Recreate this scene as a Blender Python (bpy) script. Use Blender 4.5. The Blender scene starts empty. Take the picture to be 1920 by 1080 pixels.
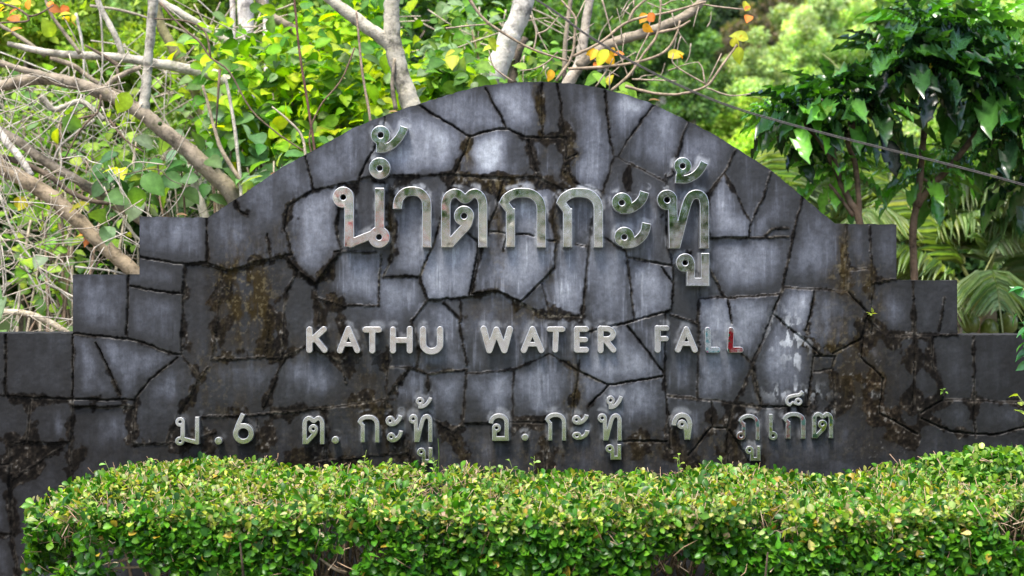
import bpy, math, random
import numpy as np
from mathutils import Vector

# ------------------------------------------------------------------ camera, sky, sun, exposure
scene = bpy.context.scene
COL = scene.collection
CAM_Z, CAM_D, PXM = 1.6, 7.0, 0.0025          # camera height, distance to the wall, metres per photo pixel on the wall
cam_data = bpy.data.cameras.new("camera")
cam = bpy.data.objects.new("camera", cam_data)
COL.objects.link(cam)
cam.location = (0, -CAM_D, CAM_Z)
cam.rotation_euler = (math.radians(90), 0, 0)
cam_data.sensor_width = 36.0
cam_data.lens = 36.0 * CAM_D / (1920 * PXM)
cam_data.clip_start = 0.05
cam_data.clip_end = 1000
cam_data.dof.use_dof = True
cam_data.dof.focus_distance = CAM_D - 0.55
cam_data.dof.aperture_fstop = 2.9
scene.camera = cam

SUN_EL, SUN_AZ = math.radians(66), math.radians(207)      # azimuth clockwise from +Y: high, from the camera's side
world = bpy.data.worlds.new("World")
scene.world = world
world.use_nodes = True
wn = world.node_tree.nodes
sky = wn.new("ShaderNodeTexSky")
sky.sky_type = 'NISHITA'
sky.sun_disc = False
sky.sun_elevation = SUN_EL
sky.sun_rotation = SUN_AZ
sky.air_density = 1.0
sky.dust_density = 3.0
wn["Background"].inputs["Strength"].default_value = 0.15
world.node_tree.links.new(sky.outputs[0], wn["Background"].inputs["Color"])
sun_d = bpy.data.lights.new("sun", 'SUN')
sun_d.energy = 2.1
sun_d.angle = math.radians(13)
sun_d.color = (1.0, 0.95, 0.86)
sun = bpy.data.objects.new("sun", sun_d)
COL.objects.link(sun)
sdir = Vector((math.sin(SUN_AZ) * math.cos(SUN_EL), math.cos(SUN_AZ) * math.cos(SUN_EL), math.sin(SUN_EL)))
sun.rotation_euler = sdir.to_track_quat('Z', 'Y').to_euler()
sun.location = (0, -10, 30)
scene.view_settings.view_transform = 'Standard'
scene.view_settings.look = 'None'
scene.view_settings.exposure = 1.65
scene.view_settings.gamma = 1
scene.render.engine = 'CYCLES'
scene.cycles.max_bounces = 6
scene.cycles.diffuse_bounces = 3
scene.cycles.glossy_bounces = 3
scene.cycles.transmission_bounces = 3
scene.cycles.use_denoising = True
scene.cycles.caustics_reflective = False

rng = np.random.default_rng(7)
random.seed(7)


def P(px, py, y=0.0):
    """photo pixel + depth behind the wall face -> point in the world"""
    s = (CAM_D + y) / CAM_D
    return np.array([(px - 960) * PXM * s, y, CAM_Z + (540 - py) * PXM * s])


# ------------------------------------------------------------------ helpers
def tag(o, label=None, cat=None, group=None, kind=None):
    if label: o["label"] = label
    if cat: o["category"] = cat
    if group: o["group"] = group
    if kind: o["kind"] = kind
    return o


def empty(name, loc):
    o = bpy.data.objects.new(name, None)
    o.empty_display_size = 0.1
    o.location = tuple(float(a) for a in loc)
    COL.objects.link(o)
    return o


class MB:
    def __init__(self):
        self.v, self.f, self.c, self.n = [], [], [], 0

    def add(self, v, faces, col=(0.5, 0.5, 0.5)):
        v = np.asarray(v, float).reshape(-1, 3)
        self.v.append(v)
        c = np.asarray(col, float)
        if c.ndim == 1:
            c = np.tile(c, (len(v), 1))
        self.c.append(c)
        for fa in (faces if isinstance(faces, list) else [faces]):
            if len(fa):
                self.f.append(np.asarray(fa, np.int64) + self.n)
        self.n += len(v)

    def build(self, name, mat, parent=None, smooth=True, loc=None, extra=None):
        me = bpy.data.meshes.new(name)
        v = np.concatenate(self.v) if self.v else np.zeros((0, 3))
        c = np.concatenate(self.c) if self.c else np.zeros((0, 3))
        o0 = np.zeros(3)
        if parent is not None: o0 = np.array(parent.location)
        elif loc is not None: o0 = np.asarray(loc, float)
        v = v - o0
        loops, starts, tot = [], [], 0
        for fa in self.f:
            k = fa.shape[1]
            loops.append(fa.ravel())
            starts.append(tot + np.arange(len(fa)) * k)
            tot += fa.size
        loops = np.concatenate(loops)
        starts = np.concatenate(starts)
        me.vertices.add(len(v))
        me.vertices.foreach_set("co", v.astype(np.float32).ravel())
        me.loops.add(len(loops))
        me.loops.foreach_set("vertex_index", loops.astype(np.int32))
        me.polygons.add(len(starts))
        me.polygons.foreach_set("loop_start", starts.astype(np.int32))
        me.update(calc_edges=True)
        me.polygons.foreach_set("use_smooth", np.full(len(starts), smooth))
        at = me.color_attributes.new("Col", 'FLOAT_COLOR', 'POINT')
        c4 = np.ones((len(v), 4), np.float32)
        c4[:, :3] = c
        at.data.foreach_set("color", c4.ravel())
        for k, arr in (extra or {}).items():
            a = me.attributes.new(k, 'FLOAT', 'POINT')
            a.data.foreach_set("value", arr.astype(np.float32))
        me.materials.append(mat)
        ob = bpy.data.objects.new(name, me)
        COL.objects.link(ob)
        if parent is not None: ob.parent = parent
        elif loc is not None: ob.location = tuple(float(a) for a in loc)
        return ob


def unit(a):
    return a / np.maximum(np.linalg.norm(a, axis=-1, keepdims=True), 1e-9)


def smooth_path(pts, rad, sub=5):
    pts = np.asarray(pts, float); rad = np.asarray(rad, float)
    if len(pts) < 3 or sub < 2:
        return pts, rad
    e = np.vstack([2 * pts[0] - pts[1], pts, 2 * pts[-1] - pts[-2]])
    out, ro = [], []
    for i in range(len(pts) - 1):
        p0, p1, p2, p3 = e[i:i + 4]
        for t in np.linspace(0, 1, sub, endpoint=False):
            out.append(0.5 * (2 * p1 + (p2 - p0) * t + (2 * p0 - 5 * p1 + 4 * p2 - p3) * t ** 2 + (3 * p1 - p0 - 3 * p2 + p3) * t ** 3))
            ro.append(rad[i] * (1 - t) + rad[i + 1] * t)
    out.append(pts[-1]); ro.append(rad[-1])
    return np.array(out), np.array(ro)


def tube(mb, pts, rad, sides=7, col=(0.3, 0.25, 0.2), sub=5, knobs=0.0):
    p, r = smooth_path(pts, rad, sub)
    if knobs:
        r = r * (1 + knobs * rng.normal(size=len(r)))
        p = p + rng.normal(size=p.shape) * r[:, None] * knobs
    n = len(p)
    t = unit(np.gradient(p, axis=0))
    ref = np.array([0.0, 1.0, 0.0]) if abs(t[0][1]) < 0.9 else np.array([1.0, 0, 0])
    a = unit(np.cross(t, np.tile(ref, (n, 1))))
    b = np.cross(t, a)
    th = np.arange(sides) * 2 * math.pi / sides
    ring = a[:, None] * np.cos(th)[None, :, None] + b[:, None] * np.sin(th)[None, :, None]
    v = (p[:, None] + ring * r[:, None, None]).reshape(-1, 3)
    i = np.arange(n - 1)[:, None] * sides; j = np.arange(sides)[None]; j2 = (j + 1) % sides
    f = np.stack([i + j, i + j2, i + sides + j2, i + sides + j], -1).reshape(-1, 4)
    mb.add(v, [f, np.array([list(range(sides))[::-1]]), np.array([[(n - 1) * sides + k for k in range(sides)]])], col)


def sphere(mb, c, r, col, nu=8, nv=6):
    th = np.linspace(0, math.pi, nv + 1)[:, None]; ph = np.arange(nu)[None] * 2 * math.pi / nu
    v = np.stack([np.sin(th) * np.cos(ph), np.sin(th) * np.sin(ph), np.cos(th) * np.ones_like(ph)], -1).reshape(-1, 3)
    i = np.arange(nv)[:, None] * nu; j = np.arange(nu)[None]; j2 = (j + 1) % nu
    f = np.stack([i + j, i + nu + j, i + nu + j2, i + j2], -1).reshape(-1, 4)
    mb.add(v * np.asarray(r) + np.asarray(c), f, col)


def leaf_tpl(prof, fold=0.15, droop=0.25, wave=0.0):
    """prof: list of (t along the leaf, half width as a share of the width)"""
    v = []
    for k, (t, w) in enumerate(prof):
        z = -droop * t * t
        wv = wave * math.sin(k * 2.4)
        v += [(t, -w, z + fold * w + wv), (t, 0, z), (t, w, z + fold * w - wv)]  # left edge, midrib, right edge
    f = []
    for k in range(len(prof) - 1):
        a = 3 * k
        f += [(a, a + 3, a + 4, a + 1), (a + 1, a + 4, a + 5, a + 2)]
    return np.array(v, float), np.array(f)


OVATE = leaf_tpl([(0, .03), (.06, .2), (.16, .38), (.3, .48), (.45, .5), (.6, .45), (.74, .34), (.86, .19), (.95, .06), (1, .005)], .2, .3, .015)
SPOON = leaf_tpl([(0, .06), (.25, .18), (.5, .42), (.72, .5), (.9, .36), (1, .08)], .22, .22)
_lw = lambda t: .05 + .08 * t + .18 * math.exp(-((t - .57) / .05) ** 2) + .36 * math.exp(-((t - .8) / .085) ** 2) + .14 * math.exp(-((t - .69) / .09) ** 2) + .2 * math.exp(-((t - .94) / .05) ** 2)
LOBED = leaf_tpl([(t, max(.004, _lw(t) * (1 if t < .97 else .25))) for t in np.linspace(0, 1, 19)], .3, .7, .085)
BLADE = leaf_tpl([(0, .3), (.3, .5), (.7, .35), (1, .02)], .3, .35)
CARD = (np.array([(0, 0, 0), (.45, -.5, .08), (1, 0, -.12), (.5, .5, .08)], float), np.array([(0, 1, 2, 3)]))


def scatter(mb, tpl, pos, T, N, L, W, col):
    tv, tf = tpl
    k = len(pos)
    if k == 0: return
    t = unit(T); s = unit(np.cross(N, t)); n = np.cross(t, s)
    L = np.broadcast_to(np.asarray(L, float), (k,)); W = np.broadcast_to(np.asarray(W, float), (k,))
    v = (pos[:, None] + tv[None, :, 0, None] * L[:, None, None] * t[:, None] + tv[None, :, 1, None] * W[:, None, None] * s[:, None]
         + tv[None, :, 2, None] * L[:, None, None] * n[:, None])
    f = (tf[None] + (np.arange(k) * len(tv))[:, None, None]).reshape(-1, tf.shape[1])
    c = np.repeat(np.asarray(col), len(tv), axis=0)
    if tf.shape[0] > 1:     # paler midrib
        c = c * np.tile(np.where(np.arange(len(tv)) % 3 == 1, 1.35, .94), k)[:, None]
    mb.add(v.reshape(-1, 3), f, c)


def pick(cols, k, jit=0.18, w=None):
    cols = np.asarray(cols, float)
    c = cols[rng.choice(len(cols), k, p=w)]
    return np.clip(c * (1 + jit * rng.normal(size=(k, 1))) * (1 + 0.06 * rng.normal(size=(k, 3))), 0.002, 0.9)


# ---- value noise in numpy
def vnoise(x, y, seed=0):
    xi = np.floor(x).astype(np.int64); yi = np.floor(y).astype(np.int64)
    fx = x - xi; fy = y - yi
    fx = fx * fx * (3 - 2 * fx); fy = fy * fy * (3 - 2 * fy)

    def h(a, b):
        n = (a * 374761393 + b * 668265263 + seed * 1442695041) & 0xFFFFFFFF
        n = ((n ^ (n >> 13)) * 1274126177) & 0xFFFFFFFF
        return ((n ^ (n >> 16)) & 0xFFFF) / 65535.0
    return (h(xi, yi) * (1 - fx) + h(xi + 1, yi) * fx) * (1 - fy) + (h(xi, yi + 1) * (1 - fx) + h(xi + 1, yi + 1) * fx) * fy


def fbm(x, y, seed=0, o=4):
    s, a, t = 0.0, 1.0, 0.0
    for k in range(o):
        s = s + a * vnoise(x, y, seed + k * 17); t += a
        a *= 0.5; x = x * 2.03 + 11.3; y = y * 2.03 + 5.7
    return s / t


def sstep(a, b, x):
    t = np.clip((x - a) / (b - a), 0, 1)
    return t * t * (3 - 2 * t)


# ------------------------------------------------------------------ materials
class NT:
    def __init__(self, name):
        self.m = bpy.data.materials.new(name); self.m.use_nodes = True
        self.t = self.m.node_tree; self.n = self.t.nodes
        self.b = self.n["Principled BSDF"]; self.out = self.n["Material Output"]

    def new(self, typ, **kw):
        nd = self.n.new(typ)
        for k, v in kw.items(): setattr(nd, k, v)
        return nd

    def ln(self, a, b): self.t.links.new(a, b)

    def attr(self, name): return self.new("ShaderNodeAttribute", attribute_name=name)

    def noise(self, scale, detail=4, rough=0.55, coord=None, stretch=None):
        tc = self.new("ShaderNodeTexCoord")
        src = tc.outputs["Object"]
        if stretch:
            mp = self.new("ShaderNodeMapping"); mp.inputs["Scale"].default_value = stretch
            self.ln(src, mp.inputs["Vector"]); src = mp.outputs["Vector"]
        nz = self.new("ShaderNodeTexNoise")
        nz.inputs["Scale"].default_value = scale; nz.inputs["Detail"].default_value = detail; nz.inputs["Roughness"].default_value = rough
        self.ln(src, nz.inputs["Vector"])
        return nz.outputs["Fac"]

    def mix(self, fac, a, b, mode='MIX'):
        m = self.new("ShaderNodeMix", data_type='RGBA', blend_type=mode)
        for sock, val in ((m.inputs[0], fac), (m.inputs[6], a), (m.inputs[7], b)):
            if isinstance(val, (int, float)): sock.default_value = val
            elif isinstance(val, tuple): sock.default_value = (*val, 1)
            else: self.ln(val, sock)
        return m.outputs[2]

    def ramp(self, fac, stops):
        r = self.new("ShaderNodeValToRGB"); e = r.color_ramp.elements
        while len(e) < len(stops): e.new(0.5)
        for k, (p, c) in enumerate(stops):
            e[k].position = p
            e[k].color = (*c, 1) if isinstance(c, tuple) else (c, c, c, 1)
        self.ln(fac, r.inputs[0])
        return r.outputs[0]

    def bump(self, h, strength=0.3, dist=0.01):
        b = self.new("ShaderNodeBump"); b.inputs["Strength"].default_value = strength; b.inputs["Distance"].default_value = dist
        self.ln(h, b.inputs["Height"]); self.ln(b.outputs[0], self.b.inputs["Normal"])

    def set(self, **kw):
        for k, v in kw.items():
            k = {"color": "Base Color", "rough": "Roughness", "metal": "Metallic", "spec": "Specular IOR Level"}[k]
            s = self.b.inputs[k]
            if isinstance(v, tuple): s.default_value = (*v, 1)
            elif isinstance(v, (int, float)): s.default_value = v
            else: self.ln(v, s)


def leaf_mat(name, rough=0.45, transl=0.35, spec=0.4, tint=(1.3, 1.4, 0.3)):
    m = NT(name)
    a = m.attr("Col").outputs["Color"]
    nz = m.noise(38, 3)
    c = m.mix(1.0, a, m.ramp(nz, [(0.25, 0.72), (0.75, 1.2)]), 'MULTIPLY')
    m.set(color=c, rough=rough, spec=spec)
    tr = m.new("ShaderNodeBsdfTranslucent")
    m.ln(m.mix(1.0, c, tint, 'MULTIPLY'), tr.inputs["Color"])
    mx = m.new("ShaderNodeMixShader"); mx.inputs[0].default_value = transl
    m.ln(m.b.outputs[0], mx.inputs[1]); m.ln(tr.outputs[0], mx.inputs[2]); m.ln(mx.outputs[0], m.out.inputs["Surface"])
    return m.m


def bark_mat(name, dark=0.3, scale=11):
    m = NT(name)
    a = m.attr("Col").outputs["Color"]
    n1 = m.noise(scale, 6, 0.65); n2 = m.noise(scale * 5, 4, 0.6)
    c = m.mix(1.0, a, m.ramp(n1, [(0.36, dark), (0.48, 0.95), (0.62, 1.3)]), 'MULTIPLY')
    n3 = m.noise(scale * 2.2, 5, 0.7)
    c = m.mix(m.ramp(n3, [(0.56, 0.0), (0.62, 0.55)]), c, m.mix(1.0, a, (0.55, 0.6, 0.42), 'MULTIPLY'))
    c = m.mix(m.ramp(n2, [(0.55, 0.0), (0.75, 0.6)]), c, m.mix(1.0, a, (0.35, 0.33, 0.28), 'MULTIPLY'))
    m.set(color=c, rough=0.85, spec=0.2)
    m.bump(n2, 0.6, 0.01)
    return m.m


M_HEDGE = leaf_mat("hedge_leaf", 0.36, 0.38, 0.32)
M_BROAD = leaf_mat("broad_leaf", 0.5, 0.5, 0.18, (1.5, 1.5, 0.2))
M_GLOSSY = leaf_mat("glossy_leaf", 0.26, 0.22, 0.6, (1.8, 2.3, 0.4))
M_FROND = leaf_mat("palm_leaf", 0.4, 0.35, 0.45)
M_FAR = leaf_mat("forest_leaf", 0.6, 0.48, 0.12)
M_BARK = bark_mat("pale_bark")
M_TWIG = bark_mat("dry_twig", 0.6, 20)

m = NT("slate"); M_SLATE = m.m
col = m.attr("Col").outputs["Color"]
fine = m.noise(34, 8, 0.68)
grain = m.noise(150, 4, 0.6, stretch=(1, 1, 0.6))
streak = m.noise(22, 6, 0.7, stretch=(1.6, 1, 0.22))
c = m.mix(1.0, col, m.ramp(fine, [(0.28, 0.68), (0.5, 1.0), (0.72, 1.35)]), 'MULTIPLY')
c = m.mix(0.6, c, m.mix(1.0, c, m.ramp(streak, [(0.3, 0.7), (0.52, 1.0), (0.72, 1.4)]), 'MULTIPLY'))
c = m.mix(0.6, c, m.mix(1.0, c, m.ramp(grain, [(0.3, 0.75), (0.7, 1.25)]), 'MULTIPLY'))
gl = m.attr("gloss").outputs["Fac"]
m.set(color=c, rough=m.mix(gl, (0.85, 0.85, 0.85), m.ramp(fine, [(0.3, 0.5), (0.7, 0.34)])), spec=m.mix(gl, (0.04, 0.04, 0.04), (0.5, 0.5, 0.5)))
m.bump(fine, 0.25, 0.005)

m = NT("wall_mortar"); M_CORE = m.m
m.set(color=m.ramp(m.noise(12, 5), [(0.3, (0.02, 0.02, 0.018)), (0.7, (0.06, 0.055, 0.045))]), rough=0.9)


def steel_mat(name, tint, rough, patches=None):
    m = NT(name)
    n = m.noise(30, 5, 0.6); w = m.noise(5, 2, 0.5)
    c = m.mix(1.0, tint, m.ramp(n, [(0.3, 0.88), (0.7, 1.05)]), 'MULTIPLY')
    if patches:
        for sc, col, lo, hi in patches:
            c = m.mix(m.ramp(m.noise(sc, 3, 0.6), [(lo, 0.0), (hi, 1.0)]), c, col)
    m.set(color=c, metal=1.0, rough=m.ramp(n, [(0.3, rough), (0.75, rough + 0.16)]))
    m.bump(w, 0.55, 0.012)
    return m.m


M_STEEL = steel_mat("polished_steel", (0.62, 0.64, 0.70), 0.06)
M_STEEL_B = steel_mat("brushed_steel", (0.66, 0.64, 0.63), 0.15)
M_STEEL_C = steel_mat("dull_steel", (0.56, 0.555, 0.555), 0.16)
M_EDGE = steel_mat("cut_steel_edge", (0.48, 0.485, 0.49), 0.35)
M_TEAL = steel_mat("steel_teal_reflection", (0.42, 0.46, 0.5), 0.2, [(26, (0.10, 0.24, 0.27), .46, .6), (34, (0.36, 0.10, 0.26), .58, .62)])  # these four paint reflected colours into the steel as noise patches
M_RED = steel_mat("steel_red_reflection", (0.35, 0.3, 0.3), 0.2, [(14, (0.24, 0.018, 0.025), .38, .46), (22, (0.015, 0.09, 0.05), .55, .6)])
M_ROSE = steel_mat("steel_rose_reflection", (0.42, 0.44, 0.45), 0.18, [(11, (0.30, 0.10, 0.13), .5, .6), (15, (0.12, 0.22, 0.22), .54, .62)])
M_GREEN_REFL = steel_mat("steel_green_reflection", (0.38, 0.40, 0.38), 0.22, [(18, (0.2, 0.25, 0.05), .48, .56), (24, (0.06, 0.12, 0.08), .52, .6)])

m = NT("soil"); M_SOIL = m.m
n = m.noise(3, 8, 0.7); n2 = m.noise(40, 5, 0.7)
m.set(color=m.mix(m.ramp(n2, [(0.4, 0.0), (0.7, 0.7)]), m.ramp(n, [(0.35, (0.05, 0.045, 0.02)), (0.65, (0.13, 0.1, 0.06))]), (0.2, 0.16, 0.1)), rough=0.95)
m.bump(n2, 0.8, 0.03)
m = NT("concrete"); M_CONC = m.m
n = m.noise(2, 8, 0.7)
m.set(color=m.ramp(n, [(0.3, (0.19, 0.19, 0.19)), (0.7, (0.28, 0.28, 0.275))]), rough=0.85)
m = NT("hill_ground"); M_HILL = m.m
n = m.noise(0.6, 8, 0.7)
m.set(color=m.ramp(n, [(0.35, (0.012, 0.02, 0.008)), (0.65, (0.035, 0.05, 0.018))]), rough=1.0, spec=0.0)
m = NT("cable_rubber"); M_CABLE = m.m
m.set(color=m.ramp(m.noise(60, 3), [(0.3, (0.025, 0.022, 0.02)), (0.7, (0.09, 0.08, 0.07))]), rough=0.6)

# ------------------------------------------------------------------ ground, pavement, hill
g = MB()
nx = np.linspace(-170, 170, 60); ny = np.linspace(-160, 160, 60)
X, Y = np.meshgrid(nx, ny)
V = np.stack([X, Y, np.zeros_like(X)], -1).reshape(-1, 3)
i = np.arange(59)[:, None] * 60; j = np.arange(59)[None]
GRID60 = np.stack([i + j, i + j + 1, i + 61 + j, i + 60 + j], -1).reshape(-1, 4)
g.add(V, GRID60)
tag(g.build("ground", M_SOIL), kind="structure")
g = MB()
g.add([(-60, -90, .004), (60, -90, .004), (60, -2.0, .004), (-60, -2.0, .004)], np.array([(0, 1, 2, 3)]))
tag(g.build("pavement", M_CONC), kind="structure")


def hill_z(x, y):
    return np.maximum(0, (y - 9)) * 0.19 + np.maximum(0, y - 58) * 0.55 + 1.6 * (fbm(np.asarray(x) * .08 + 40, np.asarray(y) * .08 + 40, 3) - .5) * sstep(9, 16, np.asarray(y, float)) - 0.3 * (1 - sstep(8.5, 10, np.asarray(y, float)))


g = MB()
nx = np.linspace(-90, 90, 60); ny = np.linspace(8, 110, 60)
X, Y = np.meshgrid(nx, ny)
g.add(np.stack([X, Y, hill_z(X, Y)], -1).reshape(-1, 3), GRID60)
tag(g.build("hill", M_HILL), kind="structure")

# ------------------------------------------------------------------ letters: outlines as strokes in photo pixels
Z1 = (600, 220, 3.1775); Z2 = (960, 220, 3.1775); Z3 = (540, 580, 4.3636); Z4 = (960, 580, 4.174)
Z5 = (310, 720, 3.5556); Z6 = (880, 720, 5.3333); Z7 = (1220, 720, 5.0526)


def seg_d(X, Y, a, b):
    dx, dy = b[0] - a[0], b[1] - a[1]
    L2 = dx * dx + dy * dy + 1e-9
    t = np.clip(((X - a[0]) * dx + (Y - a[1]) * dy) / L2, 0, 1)
    return np.hypot(X - a[0] - t * dx, Y - a[1] - t * dy)


def cr(pts, sub=8):
    p, _ = smooth_path(np.array(pts, float), np.zeros(len(pts)), sub)
    return [tuple(a) for a in p]


def field(shape, X, Y):
    """signed distance (negative inside) of a letter given in its own units"""
    d = np.full(X.shape, 1e9)
    for s in shape:
        if s[0] == 'D':
            d = np.minimum(d, np.hypot(X - s[1], Y - s[2]) - s[3])
        elif s[0] == 'R':       # round-capped stroke
            for a, b in zip(s[1][:-1], s[1][1:]):
                d = np.minimum(d, seg_d(X, Y, a, b) - s[2] / 2)
        elif s[0] == 'B':       # butt-ended stroke
            q = s[1]
            e = np.full(X.shape, 1e9)
            for a, b in zip(q[:-1], q[1:]):
                e = np.minimum(e, seg_d(X, Y, a, b) - s[2] / 2)
            for a, b in ((q[0], q[1]), (q[-1], q[-2])):
                ux, uy = b[0] - a[0], b[1] - a[1]; L = math.hypot(ux, uy)
                al = ((X - a[0]) * ux + (Y - a[1]) * uy) / L
                near = np.hypot(X - a[0], Y - a[1]) < s[2] * 0.75
                e = np.where(near, np.maximum(e, -al), e)
            d = np.minimum(d, e)
        elif s[0] == 'Q':       # square-cornered stroke (boxes)
            q = s[1]
            for k, (a, b) in enumerate(zip(q[:-1], q[1:])):
                ux, uy = b[0] - a[0], b[1] - a[1]; L = math.hypot(ux, uy); ux /= L; uy /= L
                e0 = s[2] / 2 if k > 0 else 0; e1 = s[2] / 2 if k < len(q) - 2 else 0
                al = (X - a[0]) * ux + (Y - a[1]) * uy; pe = np.abs((X - a[0]) * uy - (Y - a[1]) * ux)
                d = np.minimum(d, np.maximum(np.maximum(-e0 - al, al - L - e1), pe - s[2] / 2))
    for s in shape:
        if s[0] == 'H': d = np.maximum(d, s[3] - np.hypot(X - s[1], Y - s[2]))
        elif s[0] == 'CY': d = np.maximum(d, Y - s[1])       # cut flat at the foot
        elif s[0] == 'CT': d = np.maximum(d, s[1] - Y)
    return d


def ring(x, y, ro, ri): return [('D', x, y, ro), ('H', x, y, ri)]


NO = ring(145, 480, 63, 17) + [('B', [(180, 480), (180, 773)], 57), ('B', [(175, 757), (345, 690)], 50), ('B', [(360, 424), (360, 716)], 57), ('CY', 780)] + ring(357, 716, 64, 17) + [('Q', [(180, 740), (180, 774)], 57)]
NIKHA = ring(361, 308, 64, 17)
MAITHO = ring(366, 112, 57, 18) + [('B', cr([(341, 190), (385, 191), (430, 172), (470, 133), (494, 95), (506, 62)]), 50), ('B', [(362, 130), (362, 190)], 44)]
AA = [('B', cr([(466, 550), (467, 525), (477, 487), (508, 453), (555, 443), (602, 455), (632, 490), (640, 530), (640, 600)]) + [(640, 778)], 55)]
TO = [('B', [(752, 776)] + cr([(752, 560), (753, 515), (766, 478), (798, 457), (828, 462), (866, 490), (904, 462), (930, 457), (958, 478), (970, 515), (971, 560)]) + [(971, 778)], 55)] + ring(860, 590, 60, 18) + [('B', cr([(890, 600), (876, 645), (835, 690), (745, 790)]), 54), ('CY', 777)]
KO = [('B', [(1135, 776), (1135, 545)], 55), ('B', [(1088, 500), (1138, 566)], 50), ('B', cr([(1092, 525), (1112, 486), (1155, 459), (1205, 452), (1258, 460), (1298, 490), (1316, 535), (1317, 600)]) + [(1317, 778)], 56)]
SA1 = ring(650, 512, 60, 17) + [('B', cr([(640, 549), (695, 548), (742, 522), (773, 485), (785, 447)]), 56)]
SA2 = ring(665, 715, 60, 17) + [('B', cr([(655, 754), (712, 752), (757, 723), (786, 682), (797, 632)]), 56)]
TH = ring(918, 495, 60, 18) + [('B', [(950, 495), (957, 784)], 54), ('B', [(962, 800)] + cr([(1003, 640), (1032, 528), (1056, 478), (1090, 462), (1122, 474), (1138, 515), (1139, 600)]) + [(1139, 783)], 55), ('CY', 783)]
MAITHO2 = ring(1010, 295, 52, 17) + [('B', cr([(967, 371), (1030, 373), (1082, 350), (1118, 312), (1139, 272)]), 49), ('B', [(998, 320), (992, 372)], 48)]
UU = ring(1025, 867, 55, 17) + [('Q', [(1058, 867), (1058, 981), (1143, 981), (1143, 810)], 50)]
MO = ring(108, 250, 32, 10) + [('B', [(125, 250), (125, 375)], 29), ('Q', [(105, 356), (225, 388)], 28), ('Q', [(221, 215), (221, 398)], 28), ('D', 105, 377, 30), ('H', 108, 377, 9)]
SIX = [('R', [(528 + 52 * math.cos(a), 327 + 52 * math.sin(a)) for a in np.linspace(0, 2 * math.pi, 40)], 34), ('B', cr([(477, 322), (488, 278), (526, 196)]), 30)]
OO = [('B', cr([(217, 390), (226, 352), (258, 322), (300, 313), (344, 326), (370, 360), (374, 410)]) + [(374, 541)], 46), ('Q', [(374, 500), (374, 541), (251, 541), (251, 440)], 46)] + ring(272, 435, 45, 15)
CHO = [('B', cr([(214, 390), (220, 350), (246, 308), (290, 290), (336, 305), (360, 347), (362, 400), (345, 521)]), 46), ('B', [(318, 380), (336, 521)], 40)] + ring(291, 378, 46, 13)
PHO = ring(847, 485, 42, 14) + [('B', [(872, 490), (872, 362)], 34), ('B', [(838, 338), (876, 385)], 32), ('B', cr([(840, 352), (852, 326), (884, 305), (922, 298), (968, 309), (996, 342), (1005, 395), (1005, 430)]) + [(1005, 525)], 36)]
EE = [('B', [(1128, 280), (1128, 485)], 36)] + ring(1150, 485, 42, 14)
TAIKHU = ring(1388, 163, 38, 12) + [('B', cr([(1318, 195), (1290, 184), (1278, 155), (1294, 124), (1340, 108), (1398, 98), (1432, 66)]), 32), ('B', cr([(1312, 194), (1335, 168), (1360, 182), (1388, 170)]), 22)]


def DOT(x, y, r): return [('D', x, y, r)]


def EN(*strokes): return [('R', s, w) for s, w in strokes]


LK = EN(([(183, 166), (183, 330)], 52), ([(205, 248), (300, 163)], 50), ([(232, 238), (306, 330)], 50))
LA = EN(([(500, 160), (432, 335)], 50), ([(500, 160), (573, 332)], 50), ([(465, 285), (540, 285)], 36))
LT = EN(([(640, 165), (750, 165)], 50), ([(695, 165), (695, 335)], 50))
LH = EN(([(863, 165), (863, 335)], 50), ([(1000, 160), (1000, 335)], 50), ([(863, 252), (1000, 252)], 46))
LU = EN((cr([(1108, 165), (1108, 280), (1120, 313), (1146, 335), (1180, 341), (1212, 333), (1237, 311), (1247, 280), (1247, 165)]), 54))
LW = EN(([(1602, 160), (1648, 332), (1706, 168), (1770, 332), (1815, 162)], 54))
LA2 = EN(([(160, 155), (92, 318)], 48), ([(160, 155), (228, 318)], 48), ([(120, 272), (200, 272)], 36))
LT2 = EN(([(290, 155), (395, 155)], 42), ([(343, 155), (337, 315)], 46))
LE = EN(([(577, 153), (505, 153), (505, 315), (577, 315)], 46), ([(505, 236), (572, 236)], 42))
LR = EN(([(690, 150), (690, 318)], 48), (cr([(690, 150), (755, 153), (785, 176), (787, 200), (762, 228), (700, 234)]), 44), ([(725, 235), (790, 314)], 48))
LF = EN(([(1135, 147), (1135, 315)], 48), ([(1135, 147), (1205, 146)], 42), ([(1135, 230), (1200, 228)], 42))
LA3 = EN(([(1358, 155), (1293, 315)], 46), ([(1358, 155), (1425, 315)], 46), ([(1320, 268), (1400, 268)], 36))
LL = EN(([(1525, 160), (1530, 315), (1600, 315)], 46))
LL2 = EN(([(1707, 160), (1700, 315), (1780, 315)], 46))


def bbox(shape):
    xs = np.linspace(0, 2000, 1001); ys = np.linspace(0, 1100, 551)
    X, Y = np.meshgrid(xs, ys)
    ins = field(shape, X, Y) < 0
    return X[ins].min() - 1, Y[ins].min() - 1, X[ins].max() + 1, Y[ins].max() + 1


def zmap(z, dx=0, dy=0):
    return ((z[0] + dx), (z[1] + dy), 1 / z[2], 1 / z[2])


def bmap(tpl, z, x0, x1, y0, y1):
    a0, b0, a1, b1 = bbox(tpl)
    X0, X1, Y0, Y1 = z[0] + x0 / z[2], z[0] + x1 / z[2], z[1] + y0 / z[2], z[1] + y1 / z[2]
    sx, sy = (X1 - X0) / (a1 - a0), (Y1 - Y0) / (b1 - b0)
    return (X0 - a0 * sx, Y0 - b0 * sy, sx, sy)


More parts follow.
